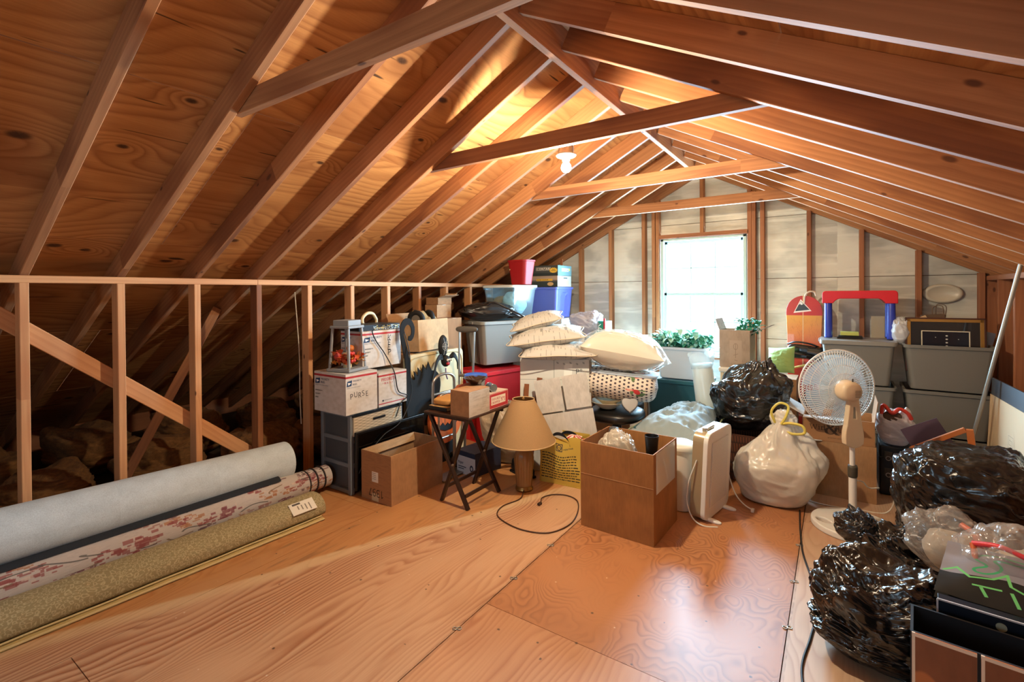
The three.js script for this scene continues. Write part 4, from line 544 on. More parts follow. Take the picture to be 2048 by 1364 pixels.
// flattened cartons leaning, pillows on top
{
  const turn = rad(28), lab = printed(drawn(512, 512, (g, w, h) => { g.fillStyle = '#dcdcd6'; g.fillRect(0, 0, w, h); g.fillStyle = 'rgba(110,120,120,.5)'; g.fillRect(0, 150, w, 4); g.fillRect(250, 0, 5, 150); g.fillStyle = '#f4f4ee'; g.save(); g.translate(330, 30); g.rotate(0.06); g.fillRect(0, 0, 60, 110); g.restore(); g.fillStyle = '#50565a'; g.font = '54px sans-serif'; g.fillText('P°', 410, 110); for (let i = 0; i < 5; i++) { g.font = '22px sans-serif'; g.fillText('%', 270 + i * 48, 34 + (i % 2) * 8); } }));
  const cols = [kraftLight, kraft, whiteCard, whiteCard];
  const names = ['flattened brown carton at the back of the leaning stack', 'flattened brown carton second from the back of the leaning stack', 'flattened white carton third in the leaning stack', 'flattened white carton with marker writing at the front of the leaning stack'];
  for (let i = 0; i < 4; i++) { const t = thing('flattened_carton', names[i], 'cardboard', [-1.985 + 0.012 * i, 0, -3.62 + 0.035 * i], turn, 'flattened cartons'); t.rotation.order = 'YXZ'; t.rotation.x = -0.10; const W = 0.60 - 0.02 * (i % 2), H = 0.955 - 0.012 * i; const front = i === 3; part(t, 'panel', new THREE.BoxGeometry(W, H * 0.62, 0.012).translate(0, H * 0.69, 0), front ? faceMats(whiteCard, { pz: lab }) : cols[i]); part(t, 'flap', [box(W * 0.49, H * 0.375, 0.006, -W * 0.25, H * 0.188, 0.002, 0), box(W * 0.49, H * 0.375, 0.006, W * 0.25, H * 0.188, 0.002, 0)].slice(0, 1), cols[i]); part(t, 'flap', box(W * 0.49, H * 0.375, 0.006, W * 0.25, H * 0.188, 0.002, 0), cols[i]); }
  const loose = thing('flattened_carton', 'brown edged white cardboard flap slanting across the flattened cartons', 'cardboard', [-1.80, 0.0, -3.42], turn, 'flattened cartons'); loose.rotation.order = 'YXZ'; loose.rotation.x = -0.16; part(loose, 'panel', put(new THREE.BoxGeometry(0.215, 0.27, 0.010), -0.13, 0.645, 0, 0, 0, 0.16), whiteCard); part(loose, 'panel', put(new THREE.BoxGeometry(0.205, 0.27, 0.010), 0.092, 0.685, 0, 0, 0, 0.16), whiteCard); part(loose, 'panel', put(new THREE.BoxGeometry(0.44, 0.50, 0.010), 0.045, 0.27, 0, 0, 0, 0.16), whiteCard);
  const hinge = thing('folding_rack', 'pair of reddish brown slats leaning behind the lamp shade', 'rack', [-2.11, 0, -3.36], turn); part(hinge, 'slat', put(box(0.045, 0.78, 0.014, 0, 0.39, 0, 0.002), 0.0, 0, 0, -0.1, 0, -0.12), mat(0x7a4424, 0.6)); part(hinge, 'slat', put(box(0.04, 0.72, 0.014, 0, 0.36, 0, 0.002), -0.06, 0, -0.02, -0.1, 0, -0.06), mat(0x8a5230, 0.6));
}
const strawTex = pixelTexture(256, 256, (u, v) => { const k = vnoise(u * 26, v * 3 + 2 * vnoise(u * 4, v * 4, 5), 931); return k > 0.80 ? [150, 148, 142] : [196, 192, 184]; });
const pillowMat = mat(0xffffff, 0.9, { map: uvScale(strawTex, 3, 3) }), pillowSlip = mat(0xd8c8ae, 0.9);
[[-2.00, 0.985, -3.66, 0.62, 0.42, 0.12, 0.02, 'bottom white pillow of the three on the flattened cartons'], [-2.13, 1.10, -3.70, 0.66, 0.44, 0.15, 0.12, 'middle beige and white pillow of the three, largest of the stack'], [-2.26, 1.225, -3.76, 0.46, 0.38, 0.12, 0.26, 'top white pillow of the three, tilted under the grey tote lid']].forEach(([x, y, z, w, d, h, tilt, label], i) => { const t = thing('pillow', label, 'pillow', [x, y, z], rad(30), 'pillows'); t.rotation.order = 'YXZ'; t.rotation.z = tilt; t.rotation.x = 0.12; part(t, 'cushion', pillowGeo(w, d, h, 941 + i), pillowMat); part(t, 'seam', tube([[-w / 2, 0, -d / 2], [0, 0, -d / 2 * 0.94], [w / 2, 0, -d / 2], [w / 2 * 0.94, 0, 0], [w / 2, 0, d / 2], [0, 0, d / 2 * 0.94], [-w / 2, 0, d / 2], [-w / 2 * 0.94, 0, 0]], 0.004, 90, 5, true), pillowSlip); });

// ---------------------------------------------------------------- tray table and what is on it
const darkWood = mat(0x2c1710, 0.4);
{
  const t = thing('tray_table', 'dark wooden folding tray table with crossed legs', 'table', [-2.28, 0, -2.795]); const y = 0.612;
  part(t, 'top', box(0.42, 0.018, 0.51, 0, y + 0.012, 0, 0.006), mat(0x3a2418, 0.35)); part(t, 'rail', box(0.40, 0.022, 0.018, 0, y - 0.006, 0.22, 0.003), darkWood); part(t, 'rail', box(0.40, 0.022, 0.018, 0, y - 0.006, -0.16, 0.003), darkWood);
  for (const z of [0.215, -0.15]) { part(t, 'leg', bar([-0.075, 0.0, z], [0.165, y - 0.006, z], 0.022, 0.030, [0, 0, 1]), darkWood); part(t, 'leg', bar([0.185, 0.0, z + 0.024], [-0.155, y - 0.006, z + 0.024], 0.022, 0.030, [0, 0, 1]), darkWood); part(t, 'pivot', put(cyl(0.007, 0.007, 0.012, 0, 0, 0, 10), 0.062, 0.29, z + 0.04, Math.PI / 2), dullSteel); }
  part(t, 'stretcher', bar([-0.045, 0.10, 0.20], [-0.045, 0.10, -0.15], 0.014, 0.026), darkWood); part(t, 'stretcher', bar([0.15, 0.08, 0.23], [0.15, 0.08, -0.12], 0.014, 0.026), darkWood);
  const Y = 0.634;
  const b = thing('book', 'thick black book at the near corner of the tray table', 'book', [-2.40, Y, -2.70], 0); part(b, 'pages', box(0.165, 0.022, 0.21, 0, 0.015, 0, 0), mat(0xcdb68e, 0.8)); part(b, 'cover', box(0.175, 0.004, 0.22, 0, 0.002, 0, 0), mat(0x10161c, 0.4)); part(b, 'cover', box(0.175, 0.004, 0.22, 0, 0.028, 0, 0), mat(0xb48c58, 0.5)); part(b, 'spine', box(0.006, 0.03, 0.22, -0.085, 0.015, 0, 0), mat(0x10161c, 0.4)); part(b, 'edge_binding', box(0.175, 0.026, 0.004, 0, 0.015, 0.111, 0), mat(0x10161c, 0.4));
  solo('padded_envelope', 'fat tan padded envelope lying on the black book', 'envelope', superBox(0.085, 0.024, 0.11, 0.5), mat(0xc08a48, 0.7), [-2.405, Y + 0.056, -2.72], rad(6));
  const gridlab = printed(drawn(256, 256, (g) => { g.fillStyle = '#b08458'; g.fillRect(0, 0, 256, 256); g.fillStyle = '#dcdcd8'; g.fillRect(40, 20, 190, 216); g.fillStyle = '#6a6a70'; for (let i = 0; i < 8; i++) g.fillRect(54, 36 + i * 24, 90 + (i % 3) * 28, 5); }));
  const grime = printed(drawn(256, 256, (g) => { g.fillStyle = '#b9ac9c'; g.fillRect(0, 0, 256, 256); let q = 5; for (let i = 0; i < 120; i++) { g.fillStyle = 'rgba(120,100,84,.07)'; g.fillRect(hash(q++, 3, 3) * 230, hash(q++, 3, 3) * 240, 60, 16); } }));
  carton('small_carton', 'small brown carton with a shipping label on the tray table edge', 0.165, 0.172, 0.235, [-2.158, Y, -2.668], 0, kraft, { py: gridlab, px: grime }, undefined, false);
  const chop = printed(drawn(512, 200, (g, w, h) => { g.fillStyle = '#b8343a'; g.fillRect(0, 0, w, h); g.strokeStyle = '#e8d8cc'; g.lineWidth = 5; g.strokeRect(6, 6, w - 12, h - 12); g.fillStyle = '#e9dccb'; g.fillRect(60, 42, 380, 108); g.fillStyle = '#a83238'; g.font = 'bold 44px serif'; g.fillText('FOOD & MEAT', 72, 92, 230); g.fillText('CHOPPER', 72, 138, 220); g.font = 'bold 74px serif'; g.fillText('Nº1', 310, 128, 120); }));
  carton('product_box', 'red printed food chopper box on the far end of the tray table', 0.15, 0.112, 0.245, [-2.163, Y, -2.914], 0, mat(0xc8b4a4, 0.7), { px: chop, pz: mat(0xb8343a, 0.6) }, undefined, false);
  carton('small_carton', 'flat brown carton at the back of the tray table under the blue lidded tub', 0.15, 0.115, 0.22, [-2.37, Y, -2.94], 0, kraft, {}, undefined, false);
  const c = thing('plastic_tub', 'clear round tub with a bright blue lid on the tray table', 'tub', [-2.315, Y + 0.12, -2.93]); part(c, 'bowl', lathe([[0.0, 0.002], [0.062, 0.002], [0.07, 0.02], [0.078, 0.08], [0.08, 0.085]], 36), phys(0xcfdde6, 0.2, { transmission: 0.6, thickness: 0 })); part(c, 'lid', lathe([[0.0, 0.098], [0.062, 0.098], [0.066, 0.104], [0.086, 0.104], [0.09, 0.094], [0.088, 0.082], [0.082, 0.08]].reverse(), 40), mat(0x3f6fe0, 0.3)); part(c, 'contents', lathe([[0, 0.006], [0.058, 0.006], [0.066, 0.05], [0.04, 0.062], [0, 0.06]], 24), mat(0x20302c, 0.6));
  solo('glass_dish', 'dark shiny multicoloured glass dish beside the blue lidded tub', 'dish', lathe([[0.0, 0.0], [0.035, 0.0], [0.045, 0.012], [0.085, 0.045], [0.09, 0.05], [0.084, 0.05], [0.04, 0.02], [0, 0.016]], 40), phys(0x2a1614, 0.12, { clearcoat: 1 }), [-2.215, Y + 0.1755, -2.80]);
  solo('envelope', 'orange brown envelope leaning over the cartons on the tray table', 'envelope', put(box(0.16, 0.008, 0.11, 0, 0, 0, 0.002), 0, 0, 0, 0.12, 0.5, 0.22), mat(0x9a4a28, 0.7), [-2.30, Y + 0.158, -2.79]);
  solo('tin_can', 'small silver can lying on the red chopper box', 'can', [put(cyl(0.028, 0.028, 0.085, 0, 0, 0, 24), 0, 0.028, 0, Math.PI / 2), put(new THREE.TorusGeometry(0.028, 0.002, 6, 24), 0, 0.028, 0.042), put(new THREE.TorusGeometry(0.028, 0.002, 6, 24), 0, 0.028, -0.042)], mat(0xa9b4ba, 0.25, { metalness: 0.8 }), [-2.145, Y + 0.117, -2.90], rad(60));
}
// below and behind the tray
{
  const pr = printed(drawn(256, 160, (g) => { g.fillStyle = '#c9cbd2'; g.fillRect(0, 0, 256, 160); g.fillStyle = '#26304a'; g.fillRect(0, 0, 256, 34); g.font = 'bold 26px sans-serif'; g.fillText('Paper', 20, 92); g.fillRect(20, 108, 110, 6); g.fillRect(20, 122, 80, 6); g.beginPath(); g.arc(205, 108, 24, 0, 7); g.fill(); g.fillStyle = '#c9cbd2'; g.beginPath(); g.arc(205, 108, 12, 0, 7); g.fill(); }));
  carton('paper_box', 'white and navy paper box with a brown lid under the tray table', 0.22, 0.185, 0.30, [-2.50, 0, -3.20], rad(-8), mat(0x2a3148, 0.6), { pz: pr, py: kraftLight }, undefined, false);
  solo('plastic_bag', 'tan crumpled plastic grocery bag with red print behind the tray table legs', 'bag', bagGeo(0.24, 0.50, 0.16, 1011, { fold: 0.22, fine: 0.05, pinch: 0.2 }), phys(0xbfa888, 0.4, { transmission: 0.25, thickness: 0 }), [-2.42, 0, -3.52]);
  solo('shoe', 'black shoe lying on the floor behind the lamp', 'shoe', [put(superBox(0.045, 0.035, 0.13, 0.6), 0, 0.045, 0), put(superBox(0.04, 0.05, 0.06, 0.7), 0, 0.075, -0.06), box(0.088, 0.018, 0.25, 0, 0.009, 0, 0.006)], blackMat, [-2.13, 0, -3.30], rad(70));
}
// table lamp
{
  const t = thing('table_lamp', 'table lamp with a wide tan shade and ribbed amber glass base', 'lamp', [-1.967, 0, -3.065]), brass = mat(0xb08a50, 0.3, { metalness: 0.8 });
  const linen = pixelTexture(128, 128, (u, v) => { const k = 0.93 + 0.07 * vnoise(u * 100, v * 60, 1021); return [172 * k, 136 * k, 92 * k]; });
  part(t, 'shade', grid((u, v) => { const a = u * 6.2832, r = lerp(0.082, 0.24, Math.pow(v, 0.96)); return [r * Math.cos(a), lerp(0.680, 0.368, v), r * Math.sin(a)]; }, 64, 12, true), mat(0xffffff, 0.85, { map: uvScale(linen, 6, 3), side: THREE.DoubleSide }));
  part(t, 'trim', [put(new THREE.TorusGeometry(0.24, 0.004, 6, 64), 0, 0.368, 0, Math.PI / 2), put(new THREE.TorusGeometry(0.082, 0.0035, 6, 48), 0, 0.680, 0, Math.PI / 2)], mat(0xc8a878, 0.7)); part(t, 'harp', [put(new THREE.TorusGeometry(0.06, 0.002, 6, 40), 0, 0.52, 0, 0, 0.5, 0, [0.8, 2.0, 1]), rod([-0.082, 0.665, 0], [0.082, 0.665, 0], 0.0018)], brass); part(t, 'finial', lathe([[0, 0.66], [0.008, 0.662], [0.006, 0.675], [0.011, 0.685], [0, 0.698]], 16), brass);
  part(t, 'socket', cyl(0.017, 0.02, 0.07, 0, 0.365, 0), brass);
  part(t, 'glass_body', grid((u, v) => { const a = u * 6.2832, y = lerp(0.035, 0.315, v), r = [0.060, 0.062, 0.064, 0.066, 0.069, 0.072, 0.075, 0.066, 0.045][Math.round(v * 8)] * (1 + 0.04 * Math.cos(a * 16) * Math.sin(Math.PI * clamp(v * 1.1))); return [r * Math.cos(a), y, -r * Math.sin(a)]; }, 128, 8, true), phys(0xb98a55, 0.12, { transmission: 0.45, thickness: 0, clearcoat: 0.6 }));
  part(t, 'foot', lathe([[0, 0], [0.066, 0], [0.068, 0.012], [0.06, 0.018], [0.06, 0.028], [0.052, 0.036], [0, 0.038]], 40), brass); part(t, 'cap', lathe([[0.05, 0.312], [0.05, 0.322], [0.02, 0.332], [0, 0.332]], 30), brass);
  part(t, 'cord', tube([[0.03, 0.012, 0.05], [0.075, 0.005, 0.17], [0.04, 0.005, 0.34], [0.08, 0.005, 0.46], [0.18, 0.005, 0.52], [0.35, 0.005, 0.545], [0.49, 0.005, 0.49], [0.55, 0.005, 0.32], [0.50, 0.005, 0.10], [0.42, 0.005, -0.03], [0.33, 0.005, -0.06], [0.24, 0.005, -0.02], [0.20, 0.005, 0.07], [0.235, 0.006, 0.15]], 0.0045, 140, 6), mat(0x4a2c18, 0.5)); part(t, 'plug', box(0.022, 0.016, 0.034, 0.24, 0.009, 0.175, 0.004), mat(0x3a2414, 0.5));
}
{ // yellow shopper
  const pr = printed(drawn(512, 512, (g, w, h) => { g.fillStyle = '#d2b24a'; g.fillRect(0, 0, w, h); let q = 3; for (let r = 0; r < 10; r++) { g.fillStyle = '#3a3222'; let x = 20 + 10 * hash(q++, 1, 2); while (x < w - 60) { const L = 12 + 40 * hash(q++, 1, 2); g.fillRect(x, 190 + r * 28, L, 11); x += L + 8; } } g.strokeStyle = '#1c2a44'; g.lineWidth = 8; g.strokeRect(210, 60, 74, 74); g.beginPath(); g.arc(247, 97, 26, 0, 7); g.stroke(); g.fillStyle = '#1c2a44'; g.font = 'bold 22px sans-serif'; g.fillText('LiDL', 226, 105); g.fillText('enjoy fresh', 300, 120); }), 0.6);
  const t = thing('shopping_bag', 'yellow printed shopping bag with navy handles beside the lamp', 'bag', [-1.775, 0, -3.37], rad(3)), W = 0.36, H = 0.37, D = 0.18;
  part(t, 'front', grid((u, v) => { const b = 0.02 * Math.sin(u * 3.14) * Math.sin(v * 3) + 0.012 * (n3(u * 4, v * 5, 1, 66) - 0.5); return [(u - 0.5) * W * (1 - 0.06 * v), v * H + 0.015 * Math.sin(u * 9) * v, D / 2 + b]; }, 30, 24), pr); part(t, 'back', grid((u, v) => [(0.5 - u) * W * (1 - 0.06 * v), v * H, -D / 2], 8, 8), pr);
  for (const s of [-1, 1]) part(t, 'side', grid((u, v) => [s * (W / 2 - 0.02 * Math.sin(u * 3.14) * (0.3 + v)) * (1 - 0.06 * v), v * H, s * (0.5 - u) * D], 10, 10), mat(0xc8a844, 0.6)); part(t, 'base', box(W - 0.01, 0.006, D, 0, 0.004, 0, 0), mat(0xc8a844, 0.6));
  for (const [z, q] of [[D / 2 + 0.01, 1], [-D / 2, 0.6]]) part(t, 'handle', grid((u, v) => { const a = u * Math.PI; return [-0.085 * Math.cos(a), H - 0.06 + 0.09 * Math.sin(a) * q + (v - 0.5) * 0.026 * Math.sin(a), z + 0.012 * Math.sin(a) + (v - 0.5) * 0.004 + (1 - Math.abs(Math.cos(a))) * 0.002]; }, 26, 2), mat(0x16202e, 0.7, { side: THREE.DoubleSide }));
  solo('striped_cloth', 'red and white striped cloth sticking out of the yellow shopping bag', 'cloth', bagGeo(0.08, 0.10, 0.06, 1031, { nu: 40, nv: 28 }), mat(0xffffff, 0.9, { map: drawn(128, 128, (g) => { g.fillStyle = '#e4dcd2'; g.fillRect(0, 0, 128, 128); g.fillStyle = '#b83a34'; for (let i = 0; i < 8; i++) g.fillRect(i * 16, 0, 8, 128); }) }), [-1.69, 0.27, -3.37]);
}
// ---------------------------------------------------------------- large open box in the middle of the floor
{
  const t = thing('open_carton', 'large open brown box standing in the middle of the floor', 'box', [-1.113, 0, -2.985], rad(-2.5)), W = 0.475, H = 0.535, D = 0.42; part(t, 'body', openBoxGeo(W, H, D, 0.006), card(0xa8723e));
  part(t, 'crease', box(W * 0.999, 0.003, 0.0016, 0, 0.335, D / 2 + 0.0004, 0), kraftLight); part(t, 'tape', box(0.0016, 0.24, D * 0.8, W / 2 + 0.0004, 0.41, 0, 0), phys(0xc8bcae, 0.2, { clearcoat: 0.6 }));
  solo('plastic_bag', 'cloudy clear plastic bag filling the large open box', 'bag', bagGeo(0.15, 0.52, 0.13, 1041, { fold: 0.2, fine: 0.05 }), phys(0xcfc4b2, 0.3, { transmission: 0.35, thickness: 0 }), [-1.20, 0.012, -2.98]);
  solo('cup', 'dark tall cup standing in the large open box', 'cup', lathe([[0, 0], [0.034, 0], [0.044, 0.14], [0.042, 0.14], [0.033, 0.006], [0, 0.006]], 28), mat(0x1c1a1b, 0.3), [-0.99, 0.42, -3.06]); solo('bundle', 'dark bundle under the cup in the large open box', 'cloth', superBox(0.07, 0.2, 0.08, 0.5), mat(0x2b2625, 0.8), [-0.99, 0.215, -3.06]);
  solo('bottle', 'grey bottle cap end at the back corner of the large open box', 'bottle', lathe([[0, 0], [0.04, 0], [0.045, 0.1], [0.045, 0.48], [0.03, 0.54], [0, 0.54]], 24), mat(0x4a484a, 0.35), [-1.275, 0.012, -3.135]);
}
{ const t = thing('waste_bin', 'white plastic bin with a curved lid between the open box and the heater', 'bin', [-0.893, 0, -3.385]); part(t, 'body', lathe([[0, 0], [0.072, 0], [0.076, 0.01], [0.094, 0.40], [0.102, 0.402], [0.102, 0.425], [0.096, 0.427]], 40), whitePlastic); part(t, 'lid', lathe([[0.106, 0.415], [0.108, 0.432], [0.10, 0.445], [0.06, 0.462], [0, 0.468]], 40), mat(0xdcd8cc, 0.35)); part(t, 'handle', tube([[0.09, 0.425, 0.05], [0.115, 0.43, 0.02], [0.115, 0.455, -0.02], [0.09, 0.47, -0.05]], 0.007, 24, 8), whitePlastic); }
{
  const t = thing('panel_heater', 'slim white upright heater with a perforated grille and gold side band', 'heater', [-0.715, 0, -3.42], rad(-10)); t.rotation.z = -0.05; const W = 0.105, H = 0.575, D = 0.40;
  const s = new THREE.Shape(); const a = D / 2, r = 0.07; s.moveTo(-a + r, 0.012); s.lineTo(a - r, 0.012); s.quadraticCurveTo(a, 0.012, a, r); s.lineTo(a, H - r); s.quadraticCurveTo(a, H, a - r, H); s.lineTo(-a + r, H); s.quadraticCurveTo(-a, H, -a, H - r); s.lineTo(-a, r); s.quadraticCurveTo(-a, 0.012, -a + r, 0.012);
  part(t, 'casing', new THREE.ExtrudeGeometry(s, { depth: W - 0.03, bevelEnabled: false, curveSegments: 10 }).translate(0, 0, -W / 2).rotateY(Math.PI / 2), phys(0xb5a585, 0.3, { metalness: 0.35, clearcoat: 0.4 }), 'champagne side band');
  const holes = pixelTexture(128, 128, (u, v) => { const x = (u * 8) % 1 - 0.5, y = (v * 8 + 0.0) % 1 - 0.5; return Math.hypot(x, y) < 0.24 ? [120, 122, 126] : [236, 234, 230]; });
  part(t, 'front_cover', new THREE.ExtrudeGeometry(s, { depth: 0.018, bevelEnabled: true, bevelSize: 0.004, bevelThickness: 0.006, bevelSegments: 2, curveSegments: 10 }).translate(0, 0, 0.022).rotateY(Math.PI / 2), whitePlastic); part(t, 'grille', box(0.003, 0.42, 0.27, 0.049, 0.30, 0, 0), mat(0xffffff, 0.5, { map: uvScale(holes, 5, 7) }));
  part(t, 'knob', [put(cyl(0.016, 0.018, 0.022, 0, 0, 0, 20), -0.01, H + 0.01, 0.12), box(0.03, 0.02, 0.10, -0.01, H + 0.008, 0.04, 0.008, 2)], mat(0xb8b09c, 0.25, { metalness: 0.5 })); for (const z of [0.13, -0.13]) part(t, 'foot', put(superBox(0.075, 0.011, 0.02, 0.7, null, 24, 12), 0.05, 0.011, z), whitePlastic);
  part(t, 'cord', tube([[-0.02, 0.40, 0.205], [-0.055, 0.25, 0.23], [-0.06, 0.12, 0.23], [-0.01, 0.03, 0.24], [0.05, 0.006, 0.23], [0.12, 0.006, 0.18]], 0.0045, 50, 6), cordWhite);
}
solo('power_cord', 'white cord with a plug on the floor right of the heater', 'cord', [tube([[-0.655, 0.30, -3.66], [-0.63, 0.16, -3.66], [-0.58, 0.06, -3.63], [-0.52, 0.02, -3.60], [-0.485, 0.012, -3.585]], 0.0045, 40, 6), put(box(0.02, 0.02, 0.035, 0, 0, 0, 0.004), -0.475, 0.012, -3.57)], cordWhite);
// ---------------------------------------------------------------- stool with bedding, garment bag tote
{
  const t = thing('stool', 'black padded round stool under the polka dot quilt', 'stool', [-1.59, 0, -3.95]); part(t, 'seat', put(superBox(0.235, 0.062, 0.235, 0.75), 0, 0.435, 0), phys(0x100e0e, 0.35, { clearcoat: 0.2 })); part(t, 'post', cyl(0.03, 0.03, 0.34, 0, 0.22, 0), blackPlastic); for (let i = 0; i < 4; i++) part(t, 'leg', rod([0, 0.08, 0], [0.2 * Math.cos(i * 1.571 + 0.6), 0.016, 0.2 * Math.sin(i * 1.571 + 0.6)], 0.014), blackPlastic);
  const bowl = (r, h) => lathe([[0, 0.0], [r * 0.45, 0.0], [r * 0.5, 0.008], [r * 0.95, h * 0.92], [r, h], [r * 0.95, h], [r * 0.48, 0.018], [0, 0.014]], 44);
  solo('bowl', 'wide shallow cream bowl on the black stool, lower of two', 'bowl', bowl(0.15, 0.06), mat(0xd6cbb4, 0.3), [-1.63, 0.495, -3.87]); solo('bowl', 'second cream bowl nested in the wide bowl on the stool', 'bowl', bowl(0.12, 0.055), mat(0xc8b898, 0.35), [-1.625, 0.520, -3.89]);
  const hs = new THREE.Shape(); hs.moveTo(0, -0.06); hs.bezierCurveTo(0.09, 0.0, 0.07, 0.07, 0.0, 0.04); hs.bezierCurveTo(-0.07, 0.07, -0.09, 0.0, 0, -0.06); solo('heart_dish', 'grey heart shaped dish hanging over the stool edge', 'dish', new THREE.ExtrudeGeometry(hs, { depth: 0.03, bevelEnabled: true, bevelSize: 0.006, bevelThickness: 0.006, bevelSegments: 2 }).rotateX(-0.5), mat(0x85807c, 0.35), [-1.415, 0.55, -3.82], rad(20));
  const dots = drawn(1024, 512, (g, w, h) => { g.fillStyle = '#e2d4c4'; g.fillRect(0, 0, w, h); g.fillStyle = '#4a4046'; for (let y = 0; y < 26; y++) for (let x = 0; x < 52; x++) { g.beginPath(); g.arc((x + (y % 2) * 0.5) * 20, y * 20 + 8, 5.2, 0, 7); g.fill(); } let q = 2; for (const [cx, cy] of [[250, 330], [520, 250], [760, 300], [90, 240], [930, 340], [640, 420]]) { for (let i = 0; i < 12; i++) { g.fillStyle = ['#6f8a5a', '#89a070', '#5d744c'][i % 3]; g.beginPath(); g.ellipse(cx + 80 * (hash(q++, 1, 1) - 0.5), cy + 80 * (hash(q++, 1, 1) - 0.5), 22, 9, hash(q++, 1, 1) * 3, 0, 7); g.fill(); } for (let i = 0; i < 9; i++) { g.fillStyle = ['#c8383a', '#d8605a', '#e8a898'][i % 3]; g.beginPath(); g.ellipse(cx + 46 * (hash(q++, 1, 1) - 0.5), cy + 46 * (hash(q++, 1, 1) - 0.5), 16, 12, 1, 0, 7); g.fill(); } } });
  dots.wrapS = dots.wrapT = THREE.RepeatWrapping; const qm = mat(0xffffff, 0.9, { map: uvScale(dots, 0.5, 0.72) });
  const qt = thing('quilt', 'rolled polka dot quilt with red flowers on the black stool', 'quilt', [-1.56, 0.70, -3.93], rad(14)); qt.rotation.z = -0.06;
  part(qt, 'roll', grid((u, v) => { const a = u * 6.2832, x = (v - 0.5) * 0.66, endR = Math.pow(Math.max(0, 1 - Math.pow(Math.abs(v * 2 - 1), 9)), 0.5), r = 1 + 0.05 * (n3(v * 5, Math.cos(a) * 2, Math.sin(a) * 2, 1061) - 0.5); return [x, 0.132 * Math.sin(a) * r * endR, 0.18 * Math.cos(a) * r * endR]; }, 56, 44, true), qm); part(qt, 'fold', put(superBox(0.31, 0.018, 0.16, 0.5), 0.02, 0.10, -0.02), mat(0xc4d2e0, 0.9));
  const pb = thing('bagged_pillow', 'white pillow in a shiny clear plastic bag on top of the quilt', 'pillow', [-1.52, 0.985, -3.92], rad(20)); pb.rotation.z = -0.16; pb.rotation.order = 'YXZ'; part(pb, 'pillow', pillowGeo(0.68, 0.47, 0.275, 1071), mat(0xdcd2bf, 0.85)); part(pb, 'plastic_wrap', pillowGeo(0.78, 0.54, 0.30, 1072), phys(0xffffff, 0.06, { transmission: 0.92, thickness: 0, ior: 1.5 })); part(pb, 'tape', put(box(0.03, 0.002, 0.2, 0, 0, 0, 0), 0.24, 0.09, 0.06, 0, 0.5, -0.35), mat(0xd8c060, 0.4));
}
tote('storage_tote', 'dark teal tote under the zipped garment bag', 0.50, 0.41, 0.62, [-1.07, 0, -3.98], rad(0), mat(0x24474c, 0.45), mat(0x2b5258, 0.4));
{
  const t = thing('garment_bag', 'flat grey blue zipped bedding bag lying over the dark teal tote', 'bag', [-1.03, 0.425, -3.98], rad(-8)); t.rotation.order = 'YXZ'; t.rotation.x = 0.10; const clothTex = mat(0x8d9da2, 0.75);
  part(t, 'top', grid((u, v) => { const a = u * 2 - 1, b = v * 2 - 1, w = lerp(0.16, 0.27, smooth(0, 0.8, v)), puff = (1 - a ** 4) * (1 - b ** 4); return [a * w, 0.012 + 0.045 * puff + 0.05 * puff * (1 - 2 * Math.abs(n3(a * 3 + b, b * 4, 2, 1081) - 0.5)) + 0.025 * puff * (1 - 2 * Math.abs(n3(a * 7, b * 8 + a, 3, 1082) - 0.5)), b * 0.40]; }, 50, 60), clothTex); const gg = part(t, 'bottom', grid((u, v) => { const a = 1 - u * 2, b = v * 2 - 1, w = lerp(0.16, 0.27, smooth(0, 0.8, v)); return [a * w, 0.010, b * 0.40]; }, 12, 20), clothTex);
  part(t, 'piping', tube([[-0.16, 0.012, -0.40], [0.16, 0.012, -0.40], [0.27, 0.012, 0.2], [0.27, 0.012, 0.40], [-0.27, 0.012, 0.40], [-0.27, 0.012, 0.2]], 0.006, 100, 6, true), mat(0x8a9470, 0.6));
}
// behind: office chair back, teal totes, planter tote, tin
{ const t = thing('desk_chair', 'black desk chair back behind the bagged pillow', 'chair', [-1.84, 0, -4.66], rad(20)); part(t, 'backrest', put(superBox(0.24, 0.28, 0.04, 0.45), 0, 0.66, -0.02), phys(0x111216, 0.35, { clearcoat: 0.3 })); part(t, 'seat', put(superBox(0.24, 0.05, 0.22, 0.5), 0, 0.40, 0.2), blackMat); part(t, 'post', cyl(0.028, 0.028, 0.32, 0, 0.2, 0.18), blackPlastic); for (let i = 0; i < 5; i++) part(t, 'leg', rod([0, 0.07, 0.18], [0.24 * Math.cos(i * 1.257), 0.03, 0.18 + 0.24 * Math.sin(i * 1.257)], 0.018), blackPlastic); }
carton('carton', 'large brown carton against the gable under the white cartons', 0.66, 0.58, 0.46, [-2.12, 0, -5.06], 0, kraftDark);
carton('carton', 'long pale carton behind the bagged pillow, left end under the green tin', 0.36, 0.43, 0.42, [-2.27, 0.585, -5.03], 0, whiteCard); carton('carton', 'long pale carton behind the bagged pillow, right end below the window', 0.34, 0.42, 0.42, [-1.90, 0.585, -5.03], 0, whiteCard);
